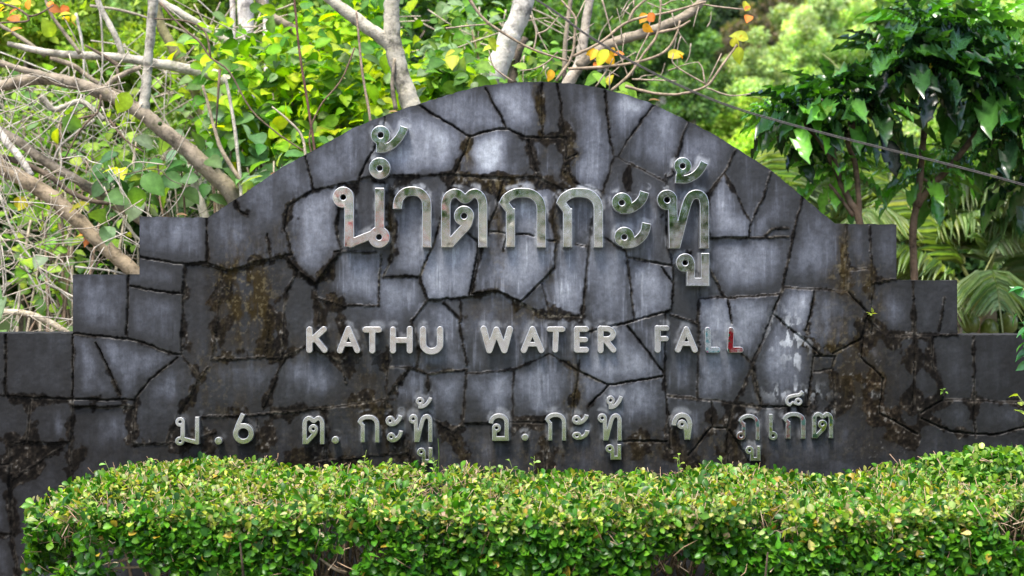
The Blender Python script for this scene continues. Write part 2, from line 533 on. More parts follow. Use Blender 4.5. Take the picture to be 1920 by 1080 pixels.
BIG, MID, SML = 0.052, 0.038, 0.034
KO2 = (600 + 338 / 3.1775, 220, 1 / 3.1775, 1 / 3.1775)
LETTERS = [
    (NO, zmap(Z1), BIG, M_STEEL, "large steel Thai letter น with two loops, first of the top line"),
    (NIKHA, zmap(Z1), BIG, M_STEEL, "round steel ring with a dark hole floating above the letter น"),
    (MAITHO, zmap(Z1), BIG, M_STEEL, "large steel tone mark with curled tail, highest of all on the wall"),
    (AA, zmap(Z1), BIG, M_STEEL, "large steel hook shaped vowel า without a loop in the top line"),
    (TO, zmap(Z1), BIG, M_STEEL, "large steel Thai letter ต with notched top and inner loop"),
    (KO, zmap(Z1), BIG, M_STEEL, "large greenish steel arch letter ก right after ต in the top line"),
    (KO, KO2, BIG, M_STEEL_B, "large beige sheened steel arch letter ก, second ก of the top line"),
    (SA1, zmap(Z2), BIG, M_STEEL, "upper curl of the large steel vowel ะ in the top line"),
    (SA2, zmap(Z2), BIG, M_STEEL, "lower curl of the large steel vowel ะ in the top line"),
    (TH, zmap(Z2), BIG, M_STEEL, "large steel Thai letter ท at the right end of the top line"),
    (MAITHO2, zmap(Z2), BIG, M_STEEL, "large steel tone mark with curled tail above the right end letter ท"),
    (UU, zmap(Z2), BIG, M_STEEL, "large square footed steel vowel mark below the top line letter ท"),
    (LK, zmap(Z3), MID, M_STEEL_B, "rounded steel capital K starting KATHU"),
    (LA, zmap(Z3), MID, M_STEEL_B, "rounded steel capital A in KATHU"),
    (LT, zmap(Z3), MID, M_STEEL_B, "rounded steel capital T in KATHU"),
    (LH, zmap(Z3), MID, M_STEEL_B, "rounded steel capital H in KATHU"),
    (LU, zmap(Z3), MID, M_STEEL_B, "rounded steel capital U ending KATHU"),
    (LW, zmap(Z3), MID, M_STEEL_B, "rounded steel capital W starting WATER"),
    (LA2, zmap(Z4), MID, M_STEEL_B, "rounded steel capital A in WATER"),
    (LT2, zmap(Z4), MID, M_STEEL_B, "rounded steel capital T in WATER"),
    (LE, zmap(Z4), MID, M_STEEL_B, "rounded steel capital E in WATER"),
    (LR, zmap(Z4), MID, M_STEEL_B, "rounded steel capital R ending WATER"),
    (LF, zmap(Z4), MID, M_STEEL_C, "rounded grey steel capital F starting FALL"),
    (LA3, zmap(Z4), MID, M_STEEL_B, "rounded steel capital A in FALL"),
    (LL, zmap(Z4), MID, M_TEAL, "steel capital L with painted teal and pink reflections, first L in FALL"),
    (LL2, zmap(Z4), MID, M_RED, "steel capital L with painted dark red and green reflections, last letter of FALL"),
    (MO, zmap(Z5), SML, M_STEEL_C, "small steel Thai letter ม at the left end of the bottom line"),
    (DOT(362, 375, 25), zmap(Z5), SML, M_STEEL_C, "round steel dot between ม and 6 in the bottom line"),
    (SIX, zmap(Z5), SML, M_STEEL_C, "small steel numeral 6 in the bottom line"),
    (TO, bmap(TO, Z5, 920, 1066, 210, 398), SML, M_STEEL_C, "small clean steel letter ต between the 6 and a dot"),
    (DOT(1138, 370, 25), zmap(Z5), SML, M_STEEL_C, "round steel dot right after the small clean letter ต"),
    (KO, bmap(KO, Z5, 1285, 1430, 203, 386), SML, M_STEEL_C, "small steel arch letter ก after the dot that follows ต"),
    (SA1, bmap(SA1, Z5, 1472, 1583, 202, 280), SML, M_STEEL_C, "upper curl of the leftmost small vowel ะ, below the H of KATHU"),
    (SA2, bmap(SA2, Z5, 1480, 1587, 305, 386), SML, M_STEEL_C, "lower curl of the leftmost small vowel ะ, right of the small ก"),
    (TH, bmap(TH, Z5, 1626, 1783, 198, 384), SML, M_STEEL_C, "small steel letter ท below the U of KATHU"),
    (MAITHO, bmap(MAITHO, Z5, 1672, 1782, 85, 162), SML, M_STEEL_C, "small steel tone mark under the U of KATHU"),
    (UU, bmap(UU, Z5, 1680, 1783, 420, 525), SML, M_STEEL_C, "small steel vowel mark below the left ท, just above the hedge"),
    (OO, zmap(Z6), SML, M_STEEL_C, "small steel letter อ with inner loop and flat foot below the W"),
    (DOT(556, 528, 35), zmap(Z6), SML, M_STEEL_C, "round steel dot right after the small letter อ"),
    (KO, bmap(KO, Z6, 755, 966, 283, 560), SML, M_STEEL_C, "small bright steel arch letter ก below the T of WATER"),
    (SA1, bmap(SA1, Z6, 1025, 1191, 298, 404), SML, M_STEEL_C, "upper curl of the small vowel ะ below the E of WATER"),
    (SA2, bmap(SA2, Z6, 1025, 1200, 456, 553), SML, M_STEEL_C, "lower curl of the small vowel ะ below the E of WATER"),
    (TH, bmap(TH, Z6, 1280, 1520, 290, 560), SML, M_STEEL_C, "small steel letter ท with rust drip below the R of WATER"),
    (MAITHO, bmap(MAITHO, Z6, 1365, 1532, 112, 250), SML, M_STEEL_C, "small steel tone mark below the R of WATER"),
    (UU, bmap(UU, Z6, 1358, 1514, 597, 750), SML, M_STEEL_C, "small steel vowel mark under the ท below the R of WATER"),
    (CHO, zmap(Z7), SML, M_STEEL_C, "small pale steel letter จ standing alone below the F of FALL"),
    (PHO, zmap(Z7), SML, M_ROSE, "small steel letter ภ with painted rosy reflection at the top near the right end"),
    (UU, bmap(UU, Z7, 888, 1030, 580, 722), SML, M_STEEL_C, "small steel vowel mark below the rosy letter ภ touching the hedge"),
    (EE, zmap(Z7), SML, M_GREEN_REFL, "small steel vowel เ, one straight stem with a foot loop"),
    (KO, bmap(KO, Z7, 1238, 1456, 262, 513), SML, M_ROSE, "small reflection-painted steel arch letter ก under the mark with lime crust"),
    (TAIKHU, zmap(Z7), SML, M_STEEL_C, "small curled steel mark with white lime crust above the last ก"),
    (TO, bmap(TO, Z7, 1518, 1716, 262, 508), SML, M_GREEN_REFL, "small green reflection-painted steel letter ต at the right end of the bottom line"),
]


def contours(F, x0, y0, h):
    ny, nx = F.shape
    ins = F < 0
    mixed = np.argwhere((ins[:-1, :-1] != ins[1:, :-1]) | (ins[:-1, :-1] != ins[:-1, 1:]) | (ins[:-1, :-1] != ins[1:, 1:]))
    nxt = {}

    def pt(a, b):
        fa, fb = F[a], F[b]
        t = fa / (fa - fb)
        return (x0 + h * (a[1] + t * (b[1] - a[1])), y0 + h * (a[0] + t * (b[0] - a[0])))
    pts = {}
    for r, c in mixed:
        r, c = int(r), int(c)
        q = [(r, c), (r, c + 1), (r + 1, c + 1), (r + 1, c)]
        ent, ext = [], []
        for k in range(4):
            a, b = q[k], q[(k + 1) % 4]
            if ins[a] != ins[b]:
                key = (min(a, b), max(a, b))
                if key not in pts: pts[key] = pt(*key)
                (ext if ins[a] else ent).append((k, key))
        for k, key in ext:      # leaving the inside at this edge, pair with the next entering edge
            best = min(ent, key=lambda e: (e[0] - k) % 4)
            nxt[key] = best[1]
    loops, seen = [], set()
    for s in list(nxt):
        if s in seen: continue
        lp, k = [], s
        while k not in seen and k in nxt:
            seen.add(k); lp.append(pts[k]); k = nxt[k]
        if len(lp) > 5: loops.append(np.array(lp))
    return loops


def simplify(p, eps):
    keep = np.zeros(len(p), bool); keep[0] = keep[-1] = True
    st = [(0, len(p) - 1)]
    while st:
        a, b = st.pop()
        if b <= a + 1: continue
        d = p[b] - p[a]; L = np.hypot(*d) + 1e-9
        dist = np.abs((p[a + 1:b, 0] - p[a, 0]) * d[1] - (p[a + 1:b, 1] - p[a, 1]) * d[0]) / L
        k = int(dist.argmax())
        if dist[k] > eps:
            keep[a + 1 + k] = True; st += [(a, a + 1 + k), (a + 1 + k, b)]
    return p[keep]


def simp_loop(p, eps):
    far = int(np.hypot(*(p - p[0]).T).argmax())
    a = simplify(p[:far + 1], eps); b = simplify(np.vstack([p[far:], p[:1]]), eps)
    return np.vstack([a[:-1], b[:-1]])


LETTER_FIELDS = []
dg = bpy.context.evaluated_depsgraph_get
for shape, (ox, oy, sx, sy), depth, mat, label in LETTERS:
    a0, b0, a1, b1 = bbox(shape)
    h = 0.5 / max(sx, sy)
    xs = np.arange(a0 - 4 * h, a1 + 4 * h, h); ys = np.arange(b0 - 4 * h, b1 + 4 * h, h)
    X, Y = np.meshgrid(xs, ys)
    F = field(shape, X, Y)
    loops = contours(F, xs[0], ys[0], h)
    LETTER_FIELDS.append((shape, ox, oy, sx, sy, a0, b0, a1, b1))
    cx, cy = ox + sx * (a0 + a1) / 2, oy + sy * (b0 + b1) / 2
    cu = bpy.data.curves.new("letter_outline", 'CURVE')
    cu.dimensions = '2D'; cu.fill_mode = 'BOTH'
    bev = 0.0026 if depth == BIG else 0.002
    cu.extrude = depth / 2 - bev; cu.bevel_depth = bev; cu.bevel_resolution = 1; cu.offset = -bev
    for lp in loops:
        lp = simp_loop(lp, 0.12 / max(sx, sy))
        sp = cu.splines.new('POLY'); sp.points.add(len(lp) - 1); sp.use_cyclic_u = True
        wx = (ox + sx * lp[:, 0] - cx) * PXM; wz = (cy - oy - sy * lp[:, 1]) * PXM
        sp.points.foreach_set("co", np.stack([wx, wz, 0 * wx, 1 + 0 * wx], -1).astype(np.float32).ravel())
    tmp = bpy.data.objects.new("letter_outline", cu); COL.objects.link(tmp)
    d = dg(); d.update()
    me = bpy.data.meshes.new_from_object(tmp.evaluated_get(d), depsgraph=d)
    bpy.data.objects.remove(tmp); bpy.data.curves.remove(cu)
    n = len(me.vertices); co = np.empty(n * 3, np.float32); me.vertices.foreach_get("co", co); co = co.reshape(-1, 3)
    me.vertices.foreach_set("co", np.stack([co[:, 0], -co[:, 2] - depth / 2, co[:, 1]], -1).ravel())
    me.name = "metal_letter"
    me.polygons.foreach_set("use_smooth", np.zeros(len(me.polygons), bool))
    me.materials.clear(); me.materials.append(mat); me.materials.append(M_EDGE)
    me.update(); pn = np.empty(len(me.polygons) * 3, np.float32); me.polygons.foreach_get("normal", pn)
    me.polygons.foreach_set("material_index", (pn.reshape(-1, 3)[:, 1] > -0.97).astype(np.int32))
    me.update()
    ob = bpy.data.objects.new("metal_letter", me); COL.objects.link(ob)
    w = P(cx, cy)
    ob.location = (float(w[0]), 0.003, float(w[2]))
    line = "top line of large Thai letters" if depth == BIG else ("middle line of capital letters" if depth == MID else "bottom line of small Thai letters")
    tag(ob, label, "letter", line)

# ------------------------------------------------------------------ the stone wall
OUT_L = [(-160, 625), (136.9, 625), (137.1, 515), (261.9, 515), (262.1, 406), (390, 408)]
ARC = [(390, 408), (443, 373), (531, 313), (600, 275), (660, 241), (720, 217), (789, 193.5), (868, 170), (910, 160), (959, 155), (1010, 153), (1042, 154), (1085, 158), (1133, 167),
       (1180, 179), (1224, 195), (1294, 228), (1340, 252), (1382, 278), (1448, 320), (1504, 367), (1566, 419)]
OUT_R = [(1568, 419), (1681.9, 420.5), (1682.1, 524.5), (1795.9, 526), (1796.1, 628), (2080, 629)]
OUT = np.array(OUT_L + ARC[1:] + OUT_R, float)

J = """12,625 10,743|0,743 137,748 253,750|-160,745 0,743|137,625 137,748 132,850 133,1080|137,764 252,762|241,517 238,628|137,626 183,630 240,635 337,666
180,642 226,741|245,536 344,552|264,483 344,495 385,493 428,507 480,493|346,495 339,664|388,408 388,493|339,666 366,700 372,712 390,690
332,671 280,712 253,746|253,748 248,835|248,835 337,830 400,812|371,712 335,775 313,828|414,510 407,587 395,674|395,674 480,671 530,672|58,750 50,828
20,830 130,830|19,832 17,900 22,1000 33,1080|120,835 20,900|-160,871 17,871|-160,1002 27,1000|441,375 448,395 465,403|572,294 581,329 586,357
586,357 629,349 670,341|586,357 541,386 534,430 547,480|723,220 720,238|704,272 676,329 668,351|673,335 736,330 852,329 960,335|695,338 739,354 747,338
786,198 846,234 881,256|881,256 931,242 953,241|910,164 931,206 950,241|881,258 855,323|852,341 846,357|738,355 729,396 738,434 735,472
628,472 704,472|714,477 708,574|718,520 786,519|826,409 814,453 787,516|787,517 801,560|875,437 899,453 880,554|915,434 949,437 1000,442
953,241 982,258 1061,258|1045,157 1057,234 1064,314 1076,343 1127,358|1015,157 1016,260|991,263 1004,319 1010,329|900,335 941,337 1007,332 1057,357
1133,171 1142,244 1149,294|1224,197 1177,263 1158,294|1149,295 1158,294 1202,316 1246,341|1149,297 1142,323 1127,363|1179,310 1180,360|1292,227 1275,272 1259,329 1248,335
1248,329 1249,357|1379,282 1360,323 1325,367|1360,324 1385,373 1407,417|1446,323 1432,367 1410,417|1407,417 1404,445|1328,446 1404,446 1479,444|1435,442 1448,430 1480,427
1505,369 1489,435 1468,540|1313,558 1360,558 1463,552|1471,538 1527,541 1588,547|1463,552 1449,591 1410,680|1527,545 1522,585 1510,619|1452,591 1490,624 1510,641 1543,669
1527,663 1515,758|1410,683 1427,763|1410,691 1377,758|1250,741 1334,750 1377,758 1427,763 1513,763|1377,758 1362,810|1588,424 1588,547|1632,424 1635,530|1590,505 1632,505
1635,530 1682,524|1635,530 1635,625|1590,549 1627,586|1713,527 1715,627|1771,558 1763,619|1627,600 1665,630 1796,629|1749,630 1749,686 1771,747|1827,630 1827,819
1771,747 1727,774|1727,785 1782,808 1860,816 1920,802 2080,790|1771,749 1920,755 2080,750|1615,669 1655,708|1560,663 1616,635 1627,591|1527,669 1565,669 1560,691 1527,697
1560,691 1566,760|1649,774 1720,813|1715,630 1712,770|380,497 421,505|466,495 535,479|502,440 506,489|535,479 551,501 592,534|592,534 624,489 641,473
535,546 555,509|592,534 594,558 645,572|596,558 596,611|645,572 706,574|535,546 527,668|531,672 494,762|531,670 575,648 608,664 641,680|641,680 649,717
380,782 482,778 608,766 722,750|502,595 498,670|726,652 726,750|726,688 771,690 804,701 875,693|765,693 722,750|802,701 802,733|875,695 867,794
867,794 918,794 1022,792|787,521 800,562 771,603 787,640|787,640 781,684|800,562 865,560 926,548|832,566 861,599 875,684|863,562 865,603|885,550 899,473
482,786 484,831|612,766 612,864|722,754 728,851|559,872 673,857 728,851 767,849|767,830 767,900|812,786 848,807 869,798|848,811 861,835|900,550 933,546 975,566
975,566 1018,526|1018,526 1038,501 1043,452|1016,532 1032,591|977,568 1014,587 1030,593 1091,593|1091,593 1104,464 1111,409|1023,450 1051,453 1103,462|1130,444 1153,460
1175,470 1189,601|1177,483 1263,499|1263,501 1260,580|1104,623 1148,611 1189,601 1258,581|1258,589 1307,607|1311,538 1309,745|1328,493 1352,546|1364,562 1373,607
1177,611 1246,701|1248,587 1246,701 1258,847|875,699 900,699 965,693 1030,664|1030,664 1083,695 1140,723|1140,723 1242,705|1087,676 1083,695|1140,725 1104,762
963,695 961,792|1083,697 1075,786|1024,823 1024,900|1334,752 1336,803 1364,803|1389,664 1409,680|1332,803 1291,855|1364,807 1364,900|1366,807 1405,864|1161,827 1250,827
1062,258 1062,330|640,600 660,660|1240,500 1260,530|1296,470 1280,500|1080,290 1062,300|950,440 944,470|1263,499 1290,470
945,335 932,385 915,434 899,473|1043,452 1036,410 1057,357|1111,409 1118,380 1127,363|1328,446 1325,367|735,472 728,500 718,520|738,355 750,338|641,473 629,425 641,372 669,344|547,480 535,479|1249,357 1250,396 1251,465 1263,499|852,357 826,409|1060,593 1091,593|1153,460 1175,470|1352,546 1360,558|1307,607 1311,590|885,550 926,548|848,811 867,794|504,489 507,480|527,668 531,672|1615,669 1627,591|1655,708 1649,774|1468,540 1463,552"""
JOINTS = []
for part in J.replace("\n", "|").split("|"):
    JOINTS.append([tuple(float(a) for a in q.split(",")) for q in part.split()])

STEP = 1.6
gx = np.concatenate([np.arange(-160, -12, 8.0), np.arange(-12, 1932, STEP), np.arange(1932, 2081, 8.0)])
STEPX = OUT[[1, 2, 3, 4, -5, -4, -3, -2], 0]
gx = np.sort(np.concatenate([gx[np.abs(gx[:, None] - STEPX[None]).min(1) > .9], STEPX]))
gy = np.concatenate([np.arange(152, 920, STEP), np.arange(920, 1100, 2.4), np.arange(1100, 1262, 9.0)])
topc = np.interp(gx, OUT[:, 0], OUT[:, 1]) + 1.5 * (fbm(gx / 11.0, gx * 0 + 3.1, 91, 4) - 0.5) * 2
GX, GY = np.meshgrid(gx, gy)
GYc = np.maximum(GY, topc[None, :])
# a wobble so that no joint is ruler straight
wx = GX + 5 * (fbm(GX / 28, GYc / 28, 21, 4) - .5) + 2.6 * (fbm(GX / 8, GYc / 8, 23, 3) - .5)
wy = GYc + 5 * (fbm(GX / 28, GYc / 28, 22, 4) - .5) + 2.6 * (fbm(GX / 8, GYc / 8, 24, 3) - .5)
DJ = np.full(GX.shape, 60.0)       # distance to the nearest joint
WJ = np.full(GX.shape, 1.7)        # half width of that joint
BJ = np.zeros(GX.shape)            # how brown / mortar filled it is
jr = np.random.default_rng(5)
for line in JOINTS:
    hw = jr.uniform(0.35, 1.2); br = jr.uniform(0, 1) ** 1.5
    for a, b in zip(line[:-1], line[1:]):
        x0, x1 = min(a[0], b[0]) - 62, max(a[0], b[0]) + 62; y0, y1 = min(a[1], b[1]) - 62, max(a[1], b[1]) + 62
        i0, i1 = np.searchsorted(gx, [x0, x1]); j0, j1 = np.searchsorted(gy, [y0, y1])
        if i1 <= i0 or j1 <= j0: continue
        sl = (slice(j0, j1), slice(i0, i1))
        d = seg_d(wx[sl], wy[sl], a, b)
        nr = d < DJ[sl]
        DJ[sl] = np.where(nr, d, DJ[sl]); WJ[sl] = np.where(nr, hw, WJ[sl]); BJ[sl] = np.where(nr, br, BJ[sl])

# label the stones by flooding between joints
free = DJ > 1.7
lab = np.where(free, np.arange(free.size).reshape(free.shape) + 1, 0).astype(np.int64)


def run_max(L, F):
    fl = F.ravel(); st = np.ones(fl.size, bool)
    st[1:] = fl[1:] != fl[:-1]
    st[::F.shape[1]] = True
    ids = np.cumsum(st) - 1
    mx = np.maximum.reduceat(L.ravel(), np.flatnonzero(st))
    return np.where(fl, mx[ids], 0).reshape(F.shape)


for it in range(120):
    prev = lab
    lab = run_max(lab, free)
    lab = np.ascontiguousarray(run_max(np.ascontiguousarray(lab.T), np.ascontiguousarray(free.T)).T)
    if (prev == lab).all(): break


def hsh(a, s):
    n = (a * 2654435761 + s * 97) & 0xFFFFFFFF
    n = ((n ^ (n >> 15)) * 2246822519) & 0xFFFFFFFF
    return ((n ^ (n >> 13)) & 0xFFFF) / 65535.0


r1, r2, r3 = hsh(lab, 1), hsh(lab, 2), hsh(lab, 3)
_, inv = np.unique(lab, return_inverse=True)
inv = inv.ravel(); cnt = np.bincount(inv)
relx = GX - (np.bincount(inv, GX.ravel()) / cnt)[inv].reshape(GX.shape)
rely = GYc - (np.bincount(inv, GYc.ravel()) / cnt)[inv].reshape(GX.shape)

# ---- weathering (dark patches), and pale patches that partly paint in sheen
LIGHT = [(820, 262, 45, 38, .5), (748, 300, 40, 26, .38), (925, 285, 16, 32, .8), (905, 290, 22, 30, .4), (965, 205, 34, 30, .5), (940, 185, 20, 14, .3), (1118, 250, 34, 80, .3), (1178, 222, 26, 30, .35), (1190, 193, 25, 12, .5),
         (1242, 230, 30, 40, .35), (1115, 320, 28, 34, .25), (775, 430, 30, 60, .3), (860, 490, 36, 60, .36), (985, 490, 42, 62, .3), (955, 520, 30, 40, .12), (1070, 515, 24, 66, .55), (1140, 520, 34, 70, .35), (1222, 540, 36, 42, .3),
         (690, 525, 32, 42, .5), (755, 545, 36, 34, .42), (810, 530, 14, 60, .4), (840, 600, 30, 30, .32), (820, 660, 44, 26, .25), (585, 405, 34, 48, .26), (590, 700, 62, 30, .3), (930, 600, 60, 40, .2),
         (1395, 495, 62, 46, .4), (1350, 380, 22, 60, .25), (1385, 425, 20, 26, .3), (1500, 580, 26, 32, .55), (1478, 670, 42, 60, .45), (1540, 600, 34, 40, .12), (190, 565, 56, 50, .32), (70, 680, 62, 56, .06), (1400, 490, 60, 46, .22), (1300, 290, 50, 50, .12), (1180, 680, 60, 40, .1), (420, 700, 50, 40, .14), (330, 600, 20, 60, .12), (300, 760, 40, 50, .06), (370, 570, 16, 60, .14), (440, 450, 50, 40, .1), (620, 830, 50, 30, .1), (700, 810, 40, 30, .1), (900, 830, 50, 30, .1), (1110, 820, 60, 40, .1), (1290, 800, 30, 40, .14), (1450, 830, 60, 30, .14), (1730, 690, 20, 40, .1), (1840, 700, 40, 50, .12), (1660, 590, 30, 30, .14), (1610, 450, 16, 30, .1),
         (220, 800, 42, 32, .3), (115, 800, 10, 20, .45), (930, 735, 36, 40, .4), (1000, 720, 44, 44, .42), (850, 740, 34, 40, .42), (770, 730, 30, 26, .35), (1180, 690, 64, 40, .4), (1110, 720, 22, 30, .35), (1190, 750, 50, 25, .25),
         (1285, 690, 28, 46, .32), (1350, 690, 40, 50, .25), (1350, 600, 34, 40, .3), (1400, 600, 30, 40, .3), (1635, 660, 8, 20, .4), (330, 440, 50, 36, .1), (1525, 480, 40, 50, .16), (1430, 400, 34, 50, .12), (1300, 280, 50, 44, .14),
         (850, 210, 44, 26, .16), (680, 270, 60, 40, .06), (290, 590, 44, 34, .04), (1790, 690, 46, 54, .22), (1660, 470, 30, 44, .22), (1760, 580, 44, 44, .3), (1680, 590, 36, 36, .2), (1540, 480, 46, 56, .2), (1560, 600, 30, 40, .15), (590, 410, 40, 60, .2), (320, 440, 60, 40, .12), (300, 590, 50, 40, .12), (240, 690, 50, 40, .05), (1000, 400, 26, 40, .25), (1090, 400, 26, 40, .25), (1200, 420, 40, 50, .22), (1290, 420, 26, 50, .25), (440, 700, 60, 30, .1), (560, 800, 60, 30, .02), (1590, 830, 50, 40, .05), (1800, 800, 60, 40, .03), (660, 400, 50, 60, .08)]
DARK = [(500, 590, 14, 60, .4), (402, 560, 10, 80, .35), (520, 540, 12, 60, .3), (738, 420, 9, 60, .3), (936, 430, 15, 80, .3), (1042, 430, 12, 70, .3), (1068, 300, 12, 60, .3), (925, 340, 80, 12, .3), (1246, 400, 8, 60, .25), (700, 690, 34, 40, .25), (645, 700, 30, 40, .2), (1005, 590, 80, 16, .3), (895, 600, 26, 40, .2), (618, 540, 18, 50, .3), (548, 420, 14, 70, .25), (870, 300, 14, 40, .3), (1130, 420, 10, 50, .2), (800, 400, 20, 40, .15), (370, 700, 14, 30, .3), (1510, 640, 24, 22, .3), (1250, 760, 14, 60, .15),
        (1660, 740, 80, 120, .5), (1590, 690, 50, 70, .35), (440, 540, 60, 80, .25), (480, 420, 70, 60, .2), (420, 620, 60, 60, .2), (800, 330, 40, 18, .3), (1150, 320, 26, 30, .3), (1010, 290, 60, 50, .22), (1040, 230, 26, 60, .22),
        (960, 350, 90, 20, .2), (620, 560, 30, 40, .3), (930, 420, 18, 60, .2), (700, 740, 90, 40, .25), (960, 850, 1100, 60, .34), (420, 830, 220, 60, .2), (1240, 830, 300, 50, .12), (1880, 700, 60, 70, .2), (60, 860, 120, 90, .22), (1610, 560, 40, 110, .2), (1060, 610, 60, 26, .25), (680, 350, 40, 40, .15), (750, 640, 60, 40, .1)]
MOSS = [(738, 420, 9, 60, .5), (936, 430, 15, 80, .5), (1042, 430, 12, 70, .5), (925, 340, 80, 12, .5), (700, 690, 34, 40, .5), (895, 600, 26, 40, .4), (618, 540, 18, 50, .4), (450, 530, 44, 60, 1.0), (480, 590, 40, 60, .8), (1016, 220, 7, 60, .9), (1066, 310, 12, 60, .8), (1585, 480, 14, 60, .9), (1560, 640, 50, 50, .6), (1600, 520, 40, 30, .5), (870, 290, 14, 40, .9), (945, 350, 60, 14, .5), (1075, 740, 14, 60, .8),
        (540, 440, 24, 60, .4), (420, 760, 60, 30, .4), (700, 770, 90, 30, .4), (980, 600, 40, 30, .35), (1000, 580, 40, 20, .5), (390, 690, 40, 40, .5), (640, 640, 120, 30, .3), (800, 690, 40, 10, .5), (1040, 480, 10, 60, .4), (930, 480, 16, 80, .35), (1640, 560, 20, 40, .5), (1620, 700, 60, 90, .25), (700, 860, 400, 40, .25), (1250, 840, 400, 40, .3)]


def blobs(lst, seed, warp, own=False):
    out = np.zeros(GX.shape)
    ax = GX + warp * (fbm(GX / 40, GYc / 40, seed, 4) - .5) * 2; ay = GYc + warp * (fbm(GX / 40, GYc / 40, seed + 5, 4) - .5) * 2
    for x, y, rx, ry, v in lst:
        i0, i1 = np.searchsorted(gx, [x - 2.6 * rx - warp, x + 2.6 * rx + warp]); j0, j1 = np.searchsorted(gy, [y - 2.6 * ry - warp, y + 2.6 * ry + warp])
        sl = (slice(max(j0, 0), j1), slice(i0, i1))
        w = v * np.exp(-(((ax[sl] - x) / rx) ** 2 + ((ay[sl] - y) / ry) ** 2) * (0.55 if own else 0.9))
        if own:     # a pale patch with its painted sheen stays on its own stone
            jc = min(max(int(np.searchsorted(gy, y)), 0), len(gy) - 1); ic = min(int(np.searchsorted(gx, x)), len(gx) - 1)
            w = w * np.where(lab[sl] == lab[jc, ic], 1.0, 0.22)
        out[sl] += w
    return out


light = blobs(LIGHT, 31, 16, True); dark = blobs(DARK, 37, 30); moss = np.clip(blobs(MOSS, 43, 24), 0, 1)
nA = fbm(GX / 60, GYc / 60, 51, 5); nB = fbm(GX / 16, GYc / 16, 53, 4); nC = fbm(GX / 5, GYc / 6, 55, 3)
stk = fbm(GX / 9, GYc / 90, 57, 4); stk2 = fbm(GX / 4, GYc / 60, 59, 3)
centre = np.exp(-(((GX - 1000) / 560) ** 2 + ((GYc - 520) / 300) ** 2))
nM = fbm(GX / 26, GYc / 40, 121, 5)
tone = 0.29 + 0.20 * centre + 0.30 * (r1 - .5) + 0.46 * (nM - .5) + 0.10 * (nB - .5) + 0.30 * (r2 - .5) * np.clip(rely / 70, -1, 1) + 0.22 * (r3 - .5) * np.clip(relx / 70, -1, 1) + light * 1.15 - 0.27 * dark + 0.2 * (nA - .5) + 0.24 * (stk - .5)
dirt = np.clip(0.0 - 0.06 * centre + 1.5 * dark + 0.55 * moss + 0.35 * (r3 - .5) + 0.3 * (nA - .5) + 0.25 * (1 - centre) - 0.45 * light, 0.03, 1)
gw = 0.3 + 36 * dirt * sstep(.34, .7, fbm(GX / 30, GYc / 34, 73, 5))
gd = DJ + 7 * (nB - .5) + 5 * (nC - .5)
grime = sstep(gw + 3.5, gw - 1.5, gd)
haze_ = sstep(gw + 26, gw, gd)
tone = tone - 0.17 * haze_ * (1 - 0.5 * centre)
rim = np.exp(-np.abs(gd - gw - 5) / 3.0) * sstep(.48, .66, nB) * (0.25 + 0.75 * centre)
fall = np.exp(-DJ / (3 + 26 * nA ** 1.5))
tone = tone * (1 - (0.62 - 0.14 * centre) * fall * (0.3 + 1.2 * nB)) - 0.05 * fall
tone = tone + 0.30 * rim
runs = sstep(.56, .76, stk2) * sstep(.42, .6, fbm(GX / 30, GYc / 70, 101, 3)) * centre
tone = tone + 0.30 * runs
edge = grime
spk = sstep(.66, .8, nC) * sstep(.45, .65, nB)
# white lime bloom around the letters, thickest above them
lime = np.zeros(GX.shape); hole = np.zeros(GX.shape)
for shape, ox, oy, sx, sy, a0, b0, a1, b1 in LETTER_FIELDS:
    i0, i1 = np.searchsorted(gx, [ox + sx * a0 - 26, ox + sx * a1 + 26]); j0, j1 = np.searchsorted(gy, [oy + sy * b0 - 26, oy + sy * b1 + 40])
    sl = (slice(j0, j1), slice(i0, i1))
    nohole = [s for s in shape if s[0] != 'H']
    d = field(nohole, (GX[sl] - ox) / sx, (GYc[sl] - oy) / sy) * sx
    dup = field(nohole, (GX[sl] - ox) / sx, (GYc[sl] - oy + 6) / sy) * sx
    amt = (0.36 if GX[sl].mean() > 620 else 0.12) * (0.55 if GYc[sl].mean() > 580 else 1.0)
    lime[sl] = np.maximum(lime[sl], amt * np.exp(-(np.maximum(dup - 1, 0) / (1.4 + 4 * nB[sl])) ** 2) * sstep(.38, .6, nB[sl]) * (d > -3))
    low = field(nohole, (GX[sl] - ox) / sx, (GYc[sl] - oy - 14) / sy) * sx
    lime[sl] = np.maximum(lime[sl], 0.18 * amt * np.exp(-np.maximum(low, 0) / 9) * sstep(.4, .65, stk[sl]))
    for s in shape:
        if s[0] == 'H':
            hole[sl] = np.maximum(hole[sl], np.hypot((GX[sl] - ox) / sx - s[1], (GYc[sl] - oy) / sy - s[2]) < s[3] * 1.25)
for x, y, rx, ry in ((1490, 735, 44, 14), (1480, 630, 34, 40), (850, 450, 10, 10), (1490, 660, 16, 40)):
    lime = np.maximum(lime, 0.6 * np.exp(-(((GX - x) / rx) ** 2 + ((GYc - y) / ry) ** 2)) * sstep(.5, .62, fbm(GX / 7, GYc / 14, 71, 4)))

tone = np.where(tone > .56, .56 + .62 * (tone - .56), tone)
tone = np.clip(tone, 0, 1)
SL = np.array([1.0, .72, .73, .755]) * np.array([(0, .008, .0076, .008), (.12, .012, .012, .0135), (.25, .019, .0195, .022), (.42, .042, .044, .053), (.6, .092, .098, .118), (.8, .19, .20, .23), (1, .36, .38, .41)])
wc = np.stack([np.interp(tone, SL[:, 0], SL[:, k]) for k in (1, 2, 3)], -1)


def mixc(c, col, f): return c * (1 - f[..., None]) + np.asarray(col) * f[..., None]


